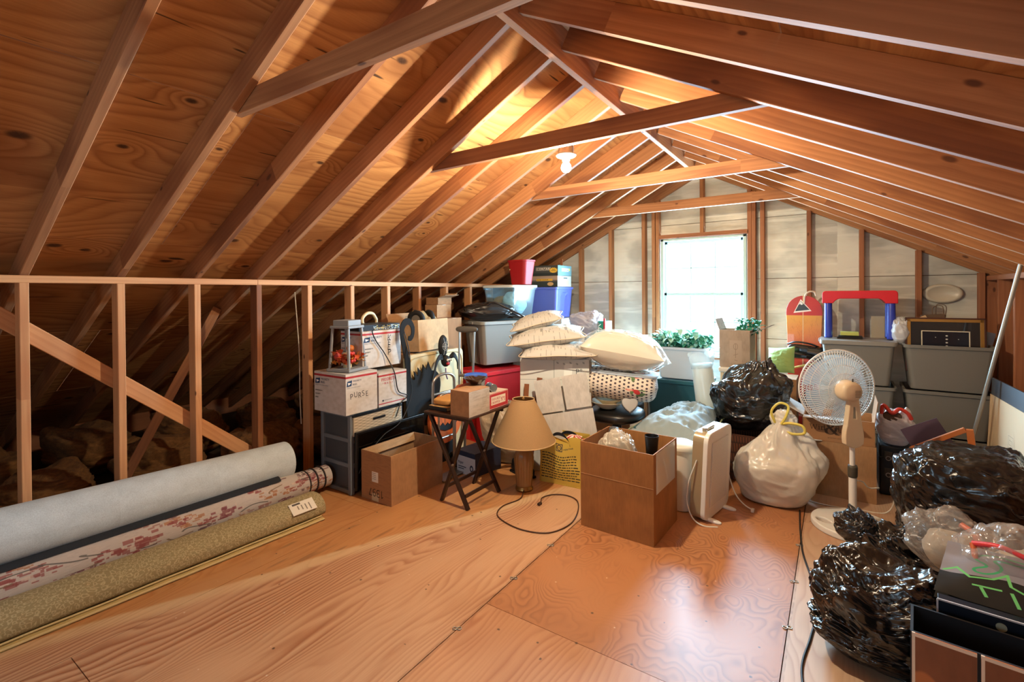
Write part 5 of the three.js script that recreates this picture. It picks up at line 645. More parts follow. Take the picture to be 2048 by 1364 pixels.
{ const t = thing('gift_tin', 'teal green gift tin with a white ribbon print, by the plastic bag', 'tin', [-2.14, 1.02, -4.92], rad(-8)); const pr = printed(drawn(256, 256, (g) => { g.fillStyle = '#1f8a76'; g.fillRect(0, 0, 256, 256); g.strokeStyle = '#f2f4f0'; g.lineWidth = 16; for (let i = 0; i < 6; i++) { g.beginPath(); g.moveTo(120, 110); g.quadraticCurveTo(120 + 70 * Math.cos(i), 110 + 40 * Math.sin(i + 1), 120 + 80 * Math.cos(i * 1.05 + 0.3), 110 + 84 * Math.sin(i * 1.05 + 0.3)); g.stroke(); } g.beginPath(); g.moveTo(110, 120); g.lineTo(90, 250); g.stroke(); }), 0.35); part(t, 'body', new THREE.BoxGeometry(0.18, 0.15, 0.14).translate(0, 0.075, 0), pr); part(t, 'candle', cyl(0.012, 0.012, 0.12, 0.085, 0.12, 0.075), mat(0xb8202c, 0.4)); }
solo('plastic_bag', 'pale grey crumpled plastic bag on the carton beside the green tin', 'bag', bagGeo(0.17, 0.24, 0.12, 1091, { fold: 0.24, fine: 0.06 }), phys(0xc9c4cc, 0.35, { transmission: 0.3, thickness: 0 }), [-2.30, 1.022, -4.88]);
{ const t = thing('clip_lamp', 'small grey cone shaped ornament between the pillows and the bagged pillow', 'ornament', [-1.98, 0.70, -4.22]); part(t, 'cone', lathe([[0, 0.16], [0.09, 0.16], [0.03, 0.27], [0, 0.27]], 24), mat(0x7a7874, 0.5)); part(t, 'knob', cyl(0.025, 0.03, 0.09, 0, 0.315, 0), mat(0x54605a, 0.5)); part(t, 'pole', cyl(0.012, 0.012, 0.86, 0, -0.27, 0), dullSteel); part(t, 'foot', cyl(0.09, 0.1, 0.02, 0, -0.69, 0), dullSteel); }
tote('storage_tote', 'dark teal tote below the window under the pale planter tote', 0.56, 0.62, 0.40, [-1.30, 0, -4.92], 0, mat(0x1f4a50, 0.45), mat(0x25565c, 0.4));
tote('storage_tote', 'pale grey tote holding silk greenery below the window', 0.46, 0.31, 0.34, [-1.27, 0.634, -4.93], 0, mat(0xb4b8bb, 0.5), null, { recess: false });
{ const t = thing('silk_greenery', 'dusty green silk foliage heaped in the pale tote below the window', 'greenery', [-1.28, 0.90, -4.93]); part(t, 'foliage', foliage(170, [0.50, 0.13, 0.32], 1101, 0.085, 0.05), mat(0x2f7f62, 0.7, { side: THREE.DoubleSide })).userData.kind = 'stuff'; part(t, 'foliage', foliage(240, [0.50, 0.16, 0.32], 1102, 0.08, 0.045), mat(0x9cc4ac, 0.7, { side: THREE.DoubleSide })).userData.kind = 'stuff'; part(t, 'foam', put(superBox(0.19, 0.03, 0.13, 0.6), 0, -0.01, 0), mat(0x2a3a34, 0.9)); }
{ const t = thing('paper_roll', 'white plastic wrapped roll leaning below the window sill', 'roll', [-0.90, 0, -4.48]); t.rotation.order = 'YXZ'; t.rotation.z = 0.14; t.rotation.x = -0.1; part(t, 'roll', lathe([[0, 0.0], [0.085, 0], [0.09, 0.02], [0.09, 0.83], [0.08, 0.85], [0.05, 0.84], [0, 0.83]], 36), phys(0xd6e2e0, 0.3, { clearcoat: 0.4 })); part(t, 'wrap', grid((u, v) => { const a = u * 6.2832; const r = 0.095 + 0.03 * v * (0.6 + 0.4 * Math.sin(a * 5)); return [r * Math.cos(a), 0.80 + 0.12 * v + 0.03 * Math.sin(a * 3) * v, -r * Math.sin(a)]; }, 48, 8, true), phys(0xe8f0f0, 0.15, { transmission: 0.6, thickness: 0 })); }
// ---------------------------------------------------------------- right of the window
{
  const t = thing('step_stool', 'small pale wooden step stool below the window', 'stool', [-0.72, 0, -4.72]), pw = mat(0xcdb894, 0.55); part(t, 'top', box(0.33, 0.045, 0.26, 0, 0.785, 0, 0.015, 2), mat(0xd8d0c0, 0.45)); for (const sx of [-1, 1]) for (const sz of [-1, 1]) part(t, 'leg', bar([sx * 0.15, 0, sz * 0.11], [sx * 0.135, 0.765, sz * 0.10], 0.03, 0.03, [0, 0, 1]), pw); part(t, 'rail', box(0.26, 0.04, 0.018, 0, 0.70, 0.10, 0.003), pw); part(t, 'rail', box(0.26, 0.04, 0.018, 0, 0.70, -0.10, 0.003), pw);
  const c = thing('open_carton', 'greyish brown open carton on the step stool in front of the window', 'box', [-0.745, 0.809, -4.72], rad(-4)); part(c, 'body', openBoxGeo(0.25, 0.33, 0.22), card(0xa8927c)); part(c, 'flap', put(box(0.004, 0.10, 0.22, 0, 0.05, 0, 0), -0.124, 0.33, 0, 0, 0, 0.35), card(0xb8aa9a)); part(c, 'flap', put(box(0.17, 0.004, 0.22, 0.085, 0, 0, 0), 0.124, 0.30, 0, 0, 0, 0.45), card(0x9a948c));
  const scribble = printed(drawn(128, 256, (g) => { g.fillStyle = '#a8927c'; g.fillRect(0, 0, 128, 256); g.strokeStyle = '#85705c'; g.lineWidth = 5; g.beginPath(); g.ellipse(64, 70, 22, 34, 0, 0, 7); g.stroke(); g.beginPath(); g.moveTo(64, 40); g.lineTo(64, 200); g.moveTo(40, 170); g.lineTo(90, 150); g.moveTo(50, 220); g.lineTo(84, 230); g.stroke(); })); part(c, 'print', new THREE.PlaneGeometry(0.10, 0.20).translate(0.01, 0.14, 0.1106), scribble, 'faint line drawing');
  const g2 = thing('silk_greenery', 'green silk sprig sticking out of the carton on the step stool', 'greenery', [-0.66, 1.09, -4.74]); part(g2, 'foliage', foliage(90, [0.16, 0.12, 0.16], 1201, 0.06, 0.025), mat(0x1f7a56, 0.7, { side: THREE.DoubleSide })).userData.kind = 'stuff'; part(g2, 'stem', tube([[0, -0.1, 0], [0.02, 0, 0], [0.05, 0.06, 0.02]], 0.005, 14, 5), mat(0x2c5a3c, 0.7));
}
const wickerTex = pixelTexture(256, 256, (u, v) => { const row = Math.floor(v * 22), p = (u * 30 + (row % 2) * 0.5) % 1, k = 0.35 + 0.65 * Math.sin(p * Math.PI) * smooth(0, 0.3, (v * 22) % 1); return [104 * k, 58 * k, 36 * k]; });
solo('wicker_basket', 'dark wicker basket under the shiny black trash bag', 'basket', loft([[0, 0.30, 0.30, 0.05], [0.01, 0.34, 0.34, 0.06], [0.36, 0.42, 0.40, 0.07], [0.372, 0.43, 0.41, 0.07], [0.372, 0.40, 0.38, 0.06], [0.02, 0.32, 0.32, 0.05]], true, true), mat(0xffffff, 0.7, { map: uvScale(wickerTex, 3, 1) }), [-0.60, 0, -4.26]);
solo('trash_bag', 'shiny black trash bag on the wicker basket in front of the snowboard', 'bag', bagGeo(0.27, 0.52, 0.22, 1211, { fold: 0.24, fine: 0.05, lean: [0.24, 0], pinch: 0.15 }), trashBlack, [-0.645, 0.374, -4.27]);
solo('cushion', 'lime green and white cushion squeezed behind the black trash bag', 'cushion', put(pillowGeo(0.25, 0.24, 0.10, 1221), 0, 0.15, 0, Math.PI / 2 - 0.3, 0, 0.5), mat(0x8aa05c, 0.85), [-0.42, 0.71, -4.93]);
carton('carton', 'brown carton under the lime green cushion', 0.34, 0.70, 0.30, [-0.47, 0, -5.02], 0, kraftDark);
{
  const t = thing('snowboard', 'red and orange snowboard with a triangle badge leaning on the gable', 'snowboard', [-0.262, 0, -5.19]); t.rotation.x = -0.10; const s = new THREE.Shape(), w = 0.145, H = 1.44; s.moveTo(-w, 0.15); s.bezierCurveTo(-w, -0.05, w, -0.05, w, 0.15); s.bezierCurveTo(w - 0.02, 0.5, w - 0.02, 0.9, w, H - 0.16); s.bezierCurveTo(w, H + 0.05, -w, H + 0.05, -w, H - 0.16); s.bezierCurveTo(-w + 0.02, 0.9, -w + 0.02, 0.5, -w, 0.15);
  const art = drawn(256, 1024, (g, W, Hh) => { const gr = g.createLinearGradient(0, 0, 0, Hh); gr.addColorStop(0, '#b02428'); gr.addColorStop(0.128, '#c02c2a'); gr.addColorStop(0.132, '#e0a040'); gr.addColorStop(0.26, '#d87a38'); gr.addColorStop(0.42, '#d0402e'); gr.addColorStop(1, '#b8222a'); g.fillStyle = gr; g.fillRect(0, 0, W, Hh); g.fillStyle = '#d8b488'; g.fillRect(118, 0, 6, Hh); g.strokeStyle = 'rgba(120,40,20,.35)'; let q = 1; for (let i = 0; i < 90; i++) { g.beginPath(); const x = 20 + 210 * hash(q++, 5, 5), y = 140 + 150 * hash(q++, 5, 5); g.moveTo(x, y); g.lineTo(x + 20 * (hash(q++, 5, 5) - 0.5), y + 16); g.stroke(); } g.fillStyle = '#121016'; for (let i = 0; i < 5; i++) g.fillRect(130, 640 + i * 24, 110, 14); g.fillStyle = '#f0e8e0'; g.beginPath(); g.moveTo(104, 24); g.lineTo(52, 118); g.lineTo(182, 104); g.fill(); g.fillStyle = '#1d3442'; g.beginPath(); g.moveTo(104, 36); g.lineTo(64, 106); g.lineTo(168, 95); g.fill(); g.fillStyle = '#e8eef0'; g.beginPath(); g.moveTo(104, 38); g.lineTo(90, 62); g.lineTo(100, 56); g.lineTo(108, 64); g.lineTo(122, 58); g.fill(); g.fillStyle = '#f0e8d8'; g.font = 'bold 26px sans-serif'; g.fillText('gnu', 70, 800); });
  const g = new THREE.ExtrudeGeometry(s, { depth: 0.01, bevelEnabled: true, bevelSize: 0.002, bevelThickness: 0.002, bevelSegments: 1, curveSegments: 16 }); const P = g.attributes.position, U = g.attributes.uv; for (let i = 0; i < P.count; i++) U.setXY(i, (P.getX(i) + w) / (2 * w), P.getY(i) / H); part(t, 'deck', g, phys(0xffffff, 0.35, { map: art, clearcoat: 0.4 }));
  part(t, 'leash', tube([[0.0, 1.36, 0.016], [0.01, 1.44, 0.018], [0.04, 1.475, 0.01], [0.08, 1.475, -0.005], [0.095, 1.44, -0.01]], 0.008, 30, 8), mat(0xd8cdb8, 0.6));
  const bi = part(t, 'binding', [put(superBox(0.13, 0.05, 0.055, 0.65), 0.0, 0.93, 0.075, 0, 0, -0.1), put(cyl(0.06, 0.07, 0.12, 0, 0, 0, 24), 0.09, 0.90, 0.09, 0, 0, Math.PI / 2 - 0.15), box(0.20, 0.10, 0.03, 0.0, 0.90, 0.03, 0.01)], phys(0x0c0c0e, 0.25, { clearcoat: 0.5 })); part(bi, 'strap', tube([[-0.13, 0.98, 0.06], [-0.06, 1.0, 0.12], [0.06, 0.985, 0.13], [0.14, 0.95, 0.07]], 0.008, 30, 6), blackPlastic); part(bi, 'buckle', put(superBox(0.11, 0.010, 0.02, 0.7, null, 24, 12), 0.0, 0.785, 0.05, 0, 0.1, 0.3), mat(0xd8b468, 0.5)); part(t, 'binding', [put(superBox(0.10, 0.04, 0.05, 0.65), 0.0, 0.45, 0.06)], phys(0x0c0c0e, 0.25, { clearcoat: 0.5 }));
}
// two stacks of open grey totes
{
  const L = [['lowest grey tote of the stack beside the snowboard', 0], ['middle grey tote of the stack beside the snowboard', 1], ['top grey tote of the stack beside the snowboard, under the red and blue toy stand', 2]], R = [['lowest grey tote of the stack in front of the right corner', 0], ['middle grey tote of the stack in front of the right corner', 1], ['top grey tote of the right corner stack, holding picture frames', 2]];
  for (const [label, k] of L) tote('grey_tote', label, 0.49, 0.35, 0.40, [0.135, k * 0.352, -5.07], 0, greyToteR, k === 2 ? mat(0x8a867e, 0.5) : null, { group: 'grey totes by the gable', recess: false, taper: 0.87, lidDrop: 0.0 });
  for (const [label, k] of R) tote('grey_tote', label, 0.515, 0.35, 0.40, [0.70, k * 0.352, -5.06], rad(-1), greyToteR, null, { group: 'grey totes by the gable', recess: false, taper: 0.86 });
}
{
  const t = thing('toy_stand', 'child sized plastic stand with a red top and blue legs on the grey totes', 'toy', [0.15, 1.07, -5.16]), red = mat(0xd01824, 0.35), blue = mat(0x2c3fae, 0.35); const s = new THREE.Shape(); s.moveTo(-0.255, 0.305); s.lineTo(-0.255, 0.375); s.quadraticCurveTo(-0.255, 0.40, -0.23, 0.40); s.lineTo(0.23, 0.40); s.quadraticCurveTo(0.255, 0.40, 0.255, 0.375); s.lineTo(0.255, 0.305); s.lineTo(0.185, 0.305); s.quadraticCurveTo(0.16, 0.345, 0.12, 0.345); s.lineTo(-0.12, 0.345); s.quadraticCurveTo(-0.16, 0.345, -0.185, 0.305); s.closePath();
  part(t, 'top', new THREE.ExtrudeGeometry(s, { depth: 0.26, bevelEnabled: true, bevelSize: 0.006, bevelThickness: 0.008, bevelSegments: 2 }).translate(0, 0, -0.13), red); for (const sx of [-1, 1]) for (const sz of [-1, 1]) part(t, 'leg', lathe([[0, 0], [0.030, 0], [0.031, 0.01], [0.028, 0.306], [0, 0.306]], 24).translate(sx * 0.218, 0, sz * 0.10), blue);
  solo('notepad', 'pale green notepad stack under the red toy stand', 'notepad', [box(0.13, 0.03, 0.10, 0, 0.045, 0, 0.002)], mat(0xb8c066, 0.7), [0.085, 1.062, -5.10]); solo('notebook', 'black notebooks lying under the pale green notepad', 'notebook', [box(0.18, 0.012, 0.14, 0, 0.006, 0, 0.002), box(0.17, 0.012, 0.13, 0.005, 0.0185, 0.004, 0.002)], blackMat, [0.085, 1.062, -5.10]);
  solo('paper_sheet', 'beige card standing at the back of the toy stand', 'card', box(0.11, 0.19, 0.004, 0, 0.095, 0, 0), mat(0xb0a48c, 0.8), [0.30, 1.062, -5.27]);
}
{
  const t = thing('picture_frame', 'dark picture frame with gold border in the right grey tote', 'frame', [0.69, 0.83, -4.985]); t.rotation.x = -0.06; const W = 0.475, H = 0.43, F = (w, h, th, y, z, d) => [box(w, th, d, 0, y + h / 2 - th / 2, z, 0.002), box(w, th, d, 0, y - h / 2 + th / 2, z, 0.002), box(th, h, d, w / 2 - th / 2, y, z, 0.002), box(th, h, d, -w / 2 + th / 2, y, z, 0.002)]; part(t, 'frame', F(W, H, 0.012, H / 2, 0, 0.02), mat(0x4a2413, 0.4)); part(t, 'gold_border', F(W - 0.02, H - 0.02, 0.024, H / 2, 0.001, 0.014), mat(0xa87c3c, 0.35, { metalness: 0.4 })); part(t, 'backing', box(W - 0.03, H - 0.03, 0.006, 0, H / 2, -0.006, 0), mat(0x0c1012, 0.3)); part(t, 'glass', new THREE.PlaneGeometry(W - 0.06, H - 0.06).translate(0, H / 2, 0.004), glassPane);
  const t2 = thing('picture_frame', 'smaller navy picture with a thin white border in front of the dark frame', 'frame', [0.69, 0.80, -4.955]); t2.rotation.x = -0.05; part(t2, 'frame', F(0.285, 0.36, 0.007, 0.18, 0, 0.014), mat(0xe0d4bc, 0.5)); part(t2, 'picture', new THREE.BoxGeometry(0.275, 0.35, 0.005).translate(0, 0.18, 0), printed(drawn(256, 320, (g) => { g.fillStyle = '#0c1220'; g.fillRect(0, 0, 256, 320); g.fillStyle = '#d8d4cc'; for (let i = 0; i < 5; i++) { g.beginPath(); g.ellipse(136, 30 + i * 24, 7, 5, 0, 0, 7); g.fill(); } g.fillRect(72, 40, 6, 4); g.fillRect(196, 50, 6, 4); }), 0.2));
  solo('paper_bag', 'kraft paper gift bag with twisted handles behind the picture frames', 'bag', [put(box(0.14, 0.30, 0.08, 0, 0.15, 0, 0.004), 0, 0, 0, 0, 0.1, 0.08), tube([[-0.03, 0.29, 0.03], [-0.02, 0.36, 0.03], [0.03, 0.37, 0.03], [0.04, 0.29, 0.03]], 0.003, 24, 5), tube([[0.0, 0.29, -0.03], [0.01, 0.38, -0.03], [0.06, 0.37, -0.03], [0.06, 0.28, -0.03]], 0.003, 24, 5)], mat(0x6a5240, 0.8), [0.66, 0.98, -5.14]);
  solo('envelope', 'tan envelope corner rising behind the dark picture frame', 'envelope', put(box(0.20, 0.26, 0.006, 0, 0, 0, 0), 0, 0.13, 0, -0.1, 0, 0.5), kraftPale, [0.56, 0.985, -5.07]); solo('plastic_bag', 'white plastic bag between the two grey tote stacks', 'bag', bagGeo(0.06, 0.20, 0.10, 1241, { fold: 0.25, fine: 0.06, nu: 50, nv: 40 }), phys(0xdcdce0, 0.35, { transmission: 0.25, thickness: 0 }), [0.425, 1.035, -5.07]); solo('folder', 'pale blue plastic folder at the right end of the top tote', 'folder', put(box(0.10, 0.22, 0.01, 0, 0.11, 0, 0.002), 0, 0, 0, -0.1, 0.2, -0.25), mat(0x9aa6b4, 0.4), [0.905, 0.94, -5.08]);
}
solo('oval_platter', 'white oval dished plaque stuck to the foam at the right of the gable', 'plaque', lathe([[0, 0.012], [0.045, 0.012], [0.065, 0.035], [0.082, 0.036], [0.09, 0.02], [0.092, 0]].reverse(), 48).rotateX(Math.PI / 2).scale(1.5, 0.92, 1), mat(0xcfc4b0, 0.35), [0.755, 1.445, -5.578]);
{ const t = thing('metal_pole', 'thin galvanised metal pole leaning in the right corner', 'pole'); part(t, 'tube', rod([0.675, 0.0, -4.50], [0.985, 1.66, -4.42], 0.0125, 16), dullSteel); part(t, 'end_cap', rod([0.9825, 1.648, -4.4206], [0.986, 1.666, -4.4197], 0.0145, 16), dullSteel); }
{
  const t = thing('canvas_board', 'large beige canvas board with a dark top strip leaning on the right wall', 'board', [0.875, 0, -4.12], rad(2)); t.rotation.z = -0.045; part(t, 'board', box(0.012, 0.87, 1.0, -0.006, 0.435, 0, 0.003), mat(0x3a3c42, 0.5)); part(t, 'canvas', put(box(0.003, 0.745, 0.985, 0, 0, 0, 0), -0.0145, 0.385, -0.006), mat(0xc4a988, 0.85));
  part(t, 'print', new THREE.PlaneGeometry(0.12, 0.10).rotateY(-Math.PI / 2).translate(-0.0168, 0.53, -0.05), printed(drawn(128, 110, (g) => { g.fillStyle = '#c4a988'; g.fillRect(0, 0, 128, 110); g.strokeStyle = '#9a8468'; g.lineWidth = 4; g.strokeRect(16, 12, 90, 80); g.strokeRect(34, 40, 50, 30); })), 'faint stamped rectangles');
  const f = thing('easel', 'orange wooden frame with a white panel sticking up behind the black bag', 'easel', [0.60, 0, -4.08], rad(-10)); f.rotation.z = 0.10; const om = mat(0xb5652c, 0.5); part(f, 'post', box(0.035, 0.60, 0.03, 0.14, 0.30, 0, 0.003), om); part(f, 'post', put(box(0.032, 0.50, 0.03, 0, 0.25, 0, 0.003), 0.26, 0, 0.02, 0, 0, 0.22), om); part(f, 'rail', put(box(0.32, 0.03, 0.03, 0, 0, 0, 0.003), -0.02, 0.52, 0.0, 0, 0, 0.50), om); part(f, 'post', box(0.03, 0.44, 0.03, -0.17, 0.22, 0, 0.003), om); part(f, 'panel', box(0.29, 0.36, 0.006, -0.015, 0.27, 0.0, 0), mat(0xd6d4cc, 0.6));
  solo('purple_folder', 'dark purple folder corner beside the orange wooden frame', 'folder', put(box(0.22, 0.30, 0.006, 0, 0.15, 0, 0), 0, 0, 0, -0.15, 0, 0.5), mat(0x4a3444, 0.6), [0.60, 0.30, -4.26]);
}
// cartons behind the fan
carton('carton', 'plain brown carton on the floor behind the pedestal fan', 0.46, 0.388, 0.36, [-0.01, 0, -4.33], 0, kraft);
{
  const pr = printed(drawn(512, 210, (g, w, h) => { g.fillStyle = '#a5744a'; g.fillRect(0, 0, w, h); g.fillStyle = '#4a3018'; g.font = '62px serif'; g.fillText('Win', 40, 118); g.fillText('d', 128, 118); g.fillText('illow', 262, 124); g.font = 'bold 150px serif'; g.fillText('&', 150, 150); g.fillText('W', 232, 118, 40); g.font = '16px serif'; g.fillText('gourmet mixes', 180, 184); }));
  const t = thing('open_carton', 'printed brown carton with white inside flaps, on the plain carton behind the fan', 'box', [0.0, 0.392, -4.31]); const W = 0.425, H = 0.172, D = 0.30; part(t, 'body', openBoxGeo(W, H, D), kraft); part(t, 'print', new THREE.PlaneGeometry(W - 0.01, H - 0.004).translate(0, H / 2, D / 2 + 0.0006), pr, 'large ampersand logo print');
  part(t, 'flap', put(box(0.14, 0.004, D, -0.07, 0, 0, 0), -W / 2, H, 0, 0, 0, -0.5), whiteCard); part(t, 'flap', put(box(W * 0.7, 0.004, 0.12, 0, 0, 0.06, 0), -0.06, H, D / 2, -0.1, 0, 0), whiteCard); part(t, 'flap', put(box(0.004, 0.14, D, 0, 0.07, 0, 0), W / 2, H, 0, 0, 0, -0.12), kraftDark); part(t, 'filling', put(superBox(0.17, 0.06, 0.12, 0.5), 0, 0.07, 0), mat(0xcfc8ba, 0.8)); solo('paper_sheet', 'white sheet lying under the printed carton edge', 'paper', box(0.18, 0.003, 0.12, 0, 0, 0, 0), whiteCard, [-0.20, 0.3935, -4.17], rad(20));
}
// white kitchen bag with yellow ties
{
  const t = thing('trash_bag', 'full white kitchen bag with yellow drawstrings on the floor', 'bag', [-0.385, 0, -3.86]); part(t, 'body', bagGeo(0.27, 0.60, 0.22, 1251, { fold: 0.14, fine: 0.03, lean: [0.16, 0], cone: 1, e: 0.5, nu: 130, nv: 100 }), phys(0xd9d0c0, 0.28, { clearcoat: 0.35, transmission: 0.12, thickness: 0 }));
  const ym = mat(0xd8c458, 0.4); part(t, 'drawstring', tube([[0.02, 0.56, 0.04], [0.0, 0.64, 0.05], [0.05, 0.70, 0.04], [0.10, 0.685, 0.04], [0.09, 0.62, 0.06], [0.06, 0.56, 0.07]], 0.009, 50, 6), ym); part(t, 'drawstring', tube([[0.06, 0.56, 0.06], [0.12, 0.58, 0.09], [0.19, 0.57, 0.10], [0.20, 0.53, 0.10], [0.13, 0.51, 0.09], [0.06, 0.53, 0.06]], 0.009, 50, 6), ym); part(t, 'gathered_top', put(bagGeo(0.075, 0.13, 0.06, 1253, { fold: 0.3, fine: 0.1, nu: 50, nv: 36 }), 0.07, 0.50, 0.0), phys(0xd9d0c0, 0.3, { clearcoat: 0.3 }));
}
// pedestal fan
{
  const t = thing('pedestal_fan', 'white pedestal fan seen from behind, wire cage and round base', 'fan', [0.075, 0, -3.66], rad(34)), cream = mat(0xd9c3a2, 0.4), white = mat(0xe8e4dc, 0.35);
  const base = new THREE.Shape(); base.absellipse(0, 0, 0.215, 0.215, 0, Math.PI * 2); const hole = new THREE.Path(); hole.absellipse(-0.155, 0.04, 0.038, 0.055, 0, Math.PI * 2, true, 0.35); base.holes.push(hole); part(t, 'base', new THREE.ExtrudeGeometry(base, { depth: 0.018, bevelEnabled: true, bevelSize: 0.008, bevelThickness: 0.010, bevelSegments: 4, curveSegments: 48 }).rotateX(-Math.PI / 2).translate(0, 0.010, 0), white); part(t, 'base_dome', lathe([[0.10, 0.036], [0.07, 0.046], [0.03, 0.055], [0.026, 0.075], [0, 0.075]].reverse(), 40), white);
  part(t, 'lower_pole', cyl(0.0215, 0.0215, 0.30, 0, 0.20, 0, 24), white); part(t, 'collar', lathe([[0.0, 0.395], [0.024, 0.395], [0.027, 0.38], [0.026, 0.33], [0.023, 0.32], [0, 0.32]].reverse(), 24), mat(0x4a4438, 0.5)); part(t, 'upper_pole', cyl(0.0145, 0.0145, 0.20, -0.002, 0.47, 0, 20), white);
  const sh = new THREE.Shape(); sh.moveTo(-0.05, 0.0); sh.quadraticCurveTo(-0.058, 0.06, -0.042, 0.11); sh.lineTo(-0.022, 0.28); sh.lineTo(0.022, 0.28); sh.lineTo(0.042, 0.11); sh.quadraticCurveTo(0.058, 0.06, 0.05, 0.0); sh.quadraticCurveTo(0, -0.045, -0.05, 0.0); const sl = new THREE.Path(); sl.moveTo(-0.014, 0.15); sl.lineTo(0.014, 0.15); sl.lineTo(0.010, 0.23); sl.lineTo(-0.010, 0.23); sl.closePath(); sh.holes.push(sl); part(t, 'control_neck', new THREE.ExtrudeGeometry(sh, { depth: 0.03, bevelEnabled: true, bevelSize: 0.005, bevelThickness: 0.005, bevelSegments: 2 }).translate(-0.006, 0.535, -0.005), cream);
  const hy = 0.862, head = part(t, 'motor_housing', lathe([[0, 0.10], [0.042, 0.098], [0.058, 0.088], [0.064, 0.07], [0.066, 0.03], [0.062, 0], [0, 0]].reverse(), 36).rotateX(Math.PI / 2).translate(-0.045, hy, -0.02), cream); part(head, 'vent', [-2, -1, 0, 1, 2].map((i) => box(0.036, 0.003, 0.004, -0.02, hy - 0.01 + i * 0.009, 0.0785, 0)), mat(0x6a5a44, 0.6)); part(head, 'switch', cyl(0.004, 0.004, 0.018, -0.04, hy + 0.07, 0.06, 10), mat(0x3a342c, 0.5));
  const cage = (z0, z1, sgn) => { const out = []; for (const r of [0.10, 0.15, 0.195, 0.225]) out.push(put(new THREE.TorusGeometry(r, 0.0016, 5, 72), 0, 0, lerp(z1, z0, Math.pow(r / 0.238, 3)))); for (let i = 0; i < 84; i++) { const a = i / 84 * 6.2832, pts = []; for (let k = 0; k <= 6; k++) { const q = k / 6, r = lerp(0.055, 0.238, q), tw = a + 0.25 * (1 - q) * sgn; pts.push([r * Math.cos(tw), r * Math.sin(tw), lerp(z1, z0, Math.pow(r / 0.238, 3))]); } out.push(tube(pts, 0.0017, 6, 4)); } return out; };
  const cx = -0.045; part(t, 'rear_cage', cage(-0.075, 0.0, 1).map((g) => g.translate(cx, hy, 0)), white).userData.kind = 'stuff'; part(t, 'front_cage', cage(-0.085, -0.165, -1).map((g) => g.translate(cx, hy, 0)), white).userData.kind = 'stuff'; part(t, 'cage_rim', [put(new THREE.TorusGeometry(0.239, 0.005, 8, 90), cx, hy, -0.08)], white); part(t, 'cage_badge', put(cyl(0.055, 0.055, 0.008, 0, 0, 0, 32), cx, hy, -0.165, Math.PI / 2), white);
  for (let i = 0; i < 5; i++) part(t, 'blade', put(grid((u, v) => { const r = lerp(0.03, 0.205, v), a = (u - 0.5) * lerp(0.9, 1.15, v); return [r * Math.cos(a), r * Math.sin(a), -0.03 * (u - 0.5) * (0.6 + v)]; }, 8, 8), cx, hy, -0.09, 0, 0, i * 1.2566), phys(0xdfe8ea, 0.3, { side: THREE.DoubleSide, transmission: 0.55, thickness: 0 }));
  part(t, 'cord', tube([[0.0, 0.30, -0.02], [0.05, 0.29, -0.02], [0.10, 0.27, -0.05], [0.16, 0.22, -0.08], [0.24, 0.21, -0.10]], 0.0035, 40, 6), cordWhite);
}
solo('power_cord', 'thin white cord lying on the floor behind the fan base', 'cord', tube([[-0.22, 0.005, -3.98], [-0.05, 0.005, -3.95], [0.12, 0.005, -3.98], [0.26, 0.005, -4.02], [0.30, 0.06, -4.04], [0.31, 0.2, -4.05], [0.34, 0.27, -4.06]], 0.004, 60, 6), cordWhite);
{ const t = thing('trunk', 'black trunk with brass latches behind the big black bag', 'trunk', [0.50, 0, -4.57]); part(t, 'body', box(0.50, 0.355, 0.36, 0, 0.178, 0, 0.01), mat(0x0f1216, 0.5)); part(t, 'lid_band', box(0.508, 0.012, 0.368, 0, 0.27, 0, 0.003), blackPlastic); for (const [x, y] of [[-0.20, 0.29], [-0.20, 0.17]]) part(part(t, 'latch', box(0.05, 0.055, 0.01, x, y, 0.184, 0.004), mat(0x4a443c, 0.4, { metalness: 0.6 })), 'ring', put(new THREE.TorusGeometry(0.014, 0.003, 6, 18), x, y - 0.02, 0.191), dullSteel); }
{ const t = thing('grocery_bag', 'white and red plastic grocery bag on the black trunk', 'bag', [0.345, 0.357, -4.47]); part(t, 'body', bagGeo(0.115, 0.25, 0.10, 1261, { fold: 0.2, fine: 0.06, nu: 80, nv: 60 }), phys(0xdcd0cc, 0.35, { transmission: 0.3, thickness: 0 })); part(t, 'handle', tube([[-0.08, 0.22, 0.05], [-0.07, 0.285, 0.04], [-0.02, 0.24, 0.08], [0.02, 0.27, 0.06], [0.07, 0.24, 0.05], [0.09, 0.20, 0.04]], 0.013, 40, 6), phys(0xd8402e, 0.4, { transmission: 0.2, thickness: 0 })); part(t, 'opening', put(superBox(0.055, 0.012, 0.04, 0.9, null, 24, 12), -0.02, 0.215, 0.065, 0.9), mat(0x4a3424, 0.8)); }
// black bags and clear bags in the foreground
solo('trash_bag', 'big stuffed black trash bag at the right edge, largest of the bags', 'bag', bagGeo(0.345, 0.61, 0.30, 1271, { fold: 0.16, fine: 0.035, e: 0.5, nu: 180, nv: 130, freq: 1.2 }), trashBlack, [0.605, 0, -3.54], rad(-4));
solo('trash_bag', 'crumpled black trash bag with a knotted top beside the fan base', 'bag', [bagGeo(0.21, 0.27, 0.17, 1281, { fold: 0.3, fine: 0.08, nu: 150, nv: 100, freq: 1.4 }), put(bagGeo(0.085, 0.20, 0.085, 1282, { fold: 0.3, fine: 0.05, nu: 80, nv: 60 }), -0.16, 0.12, -0.08, 0, 0, 0.7)], trashBlack, [0.32, 0, -3.10]);
solo('trash_bag', 'shiny stretched black trash bag nearest the camera', 'bag', bagGeo(0.26, 0.345, 0.20, 1291, { fold: 0.24, fine: 0.05, e: 0.6, nu: 200, nv: 140, freq: 1.3 }), trashBlack, [0.16, 0, -2.44], rad(6));
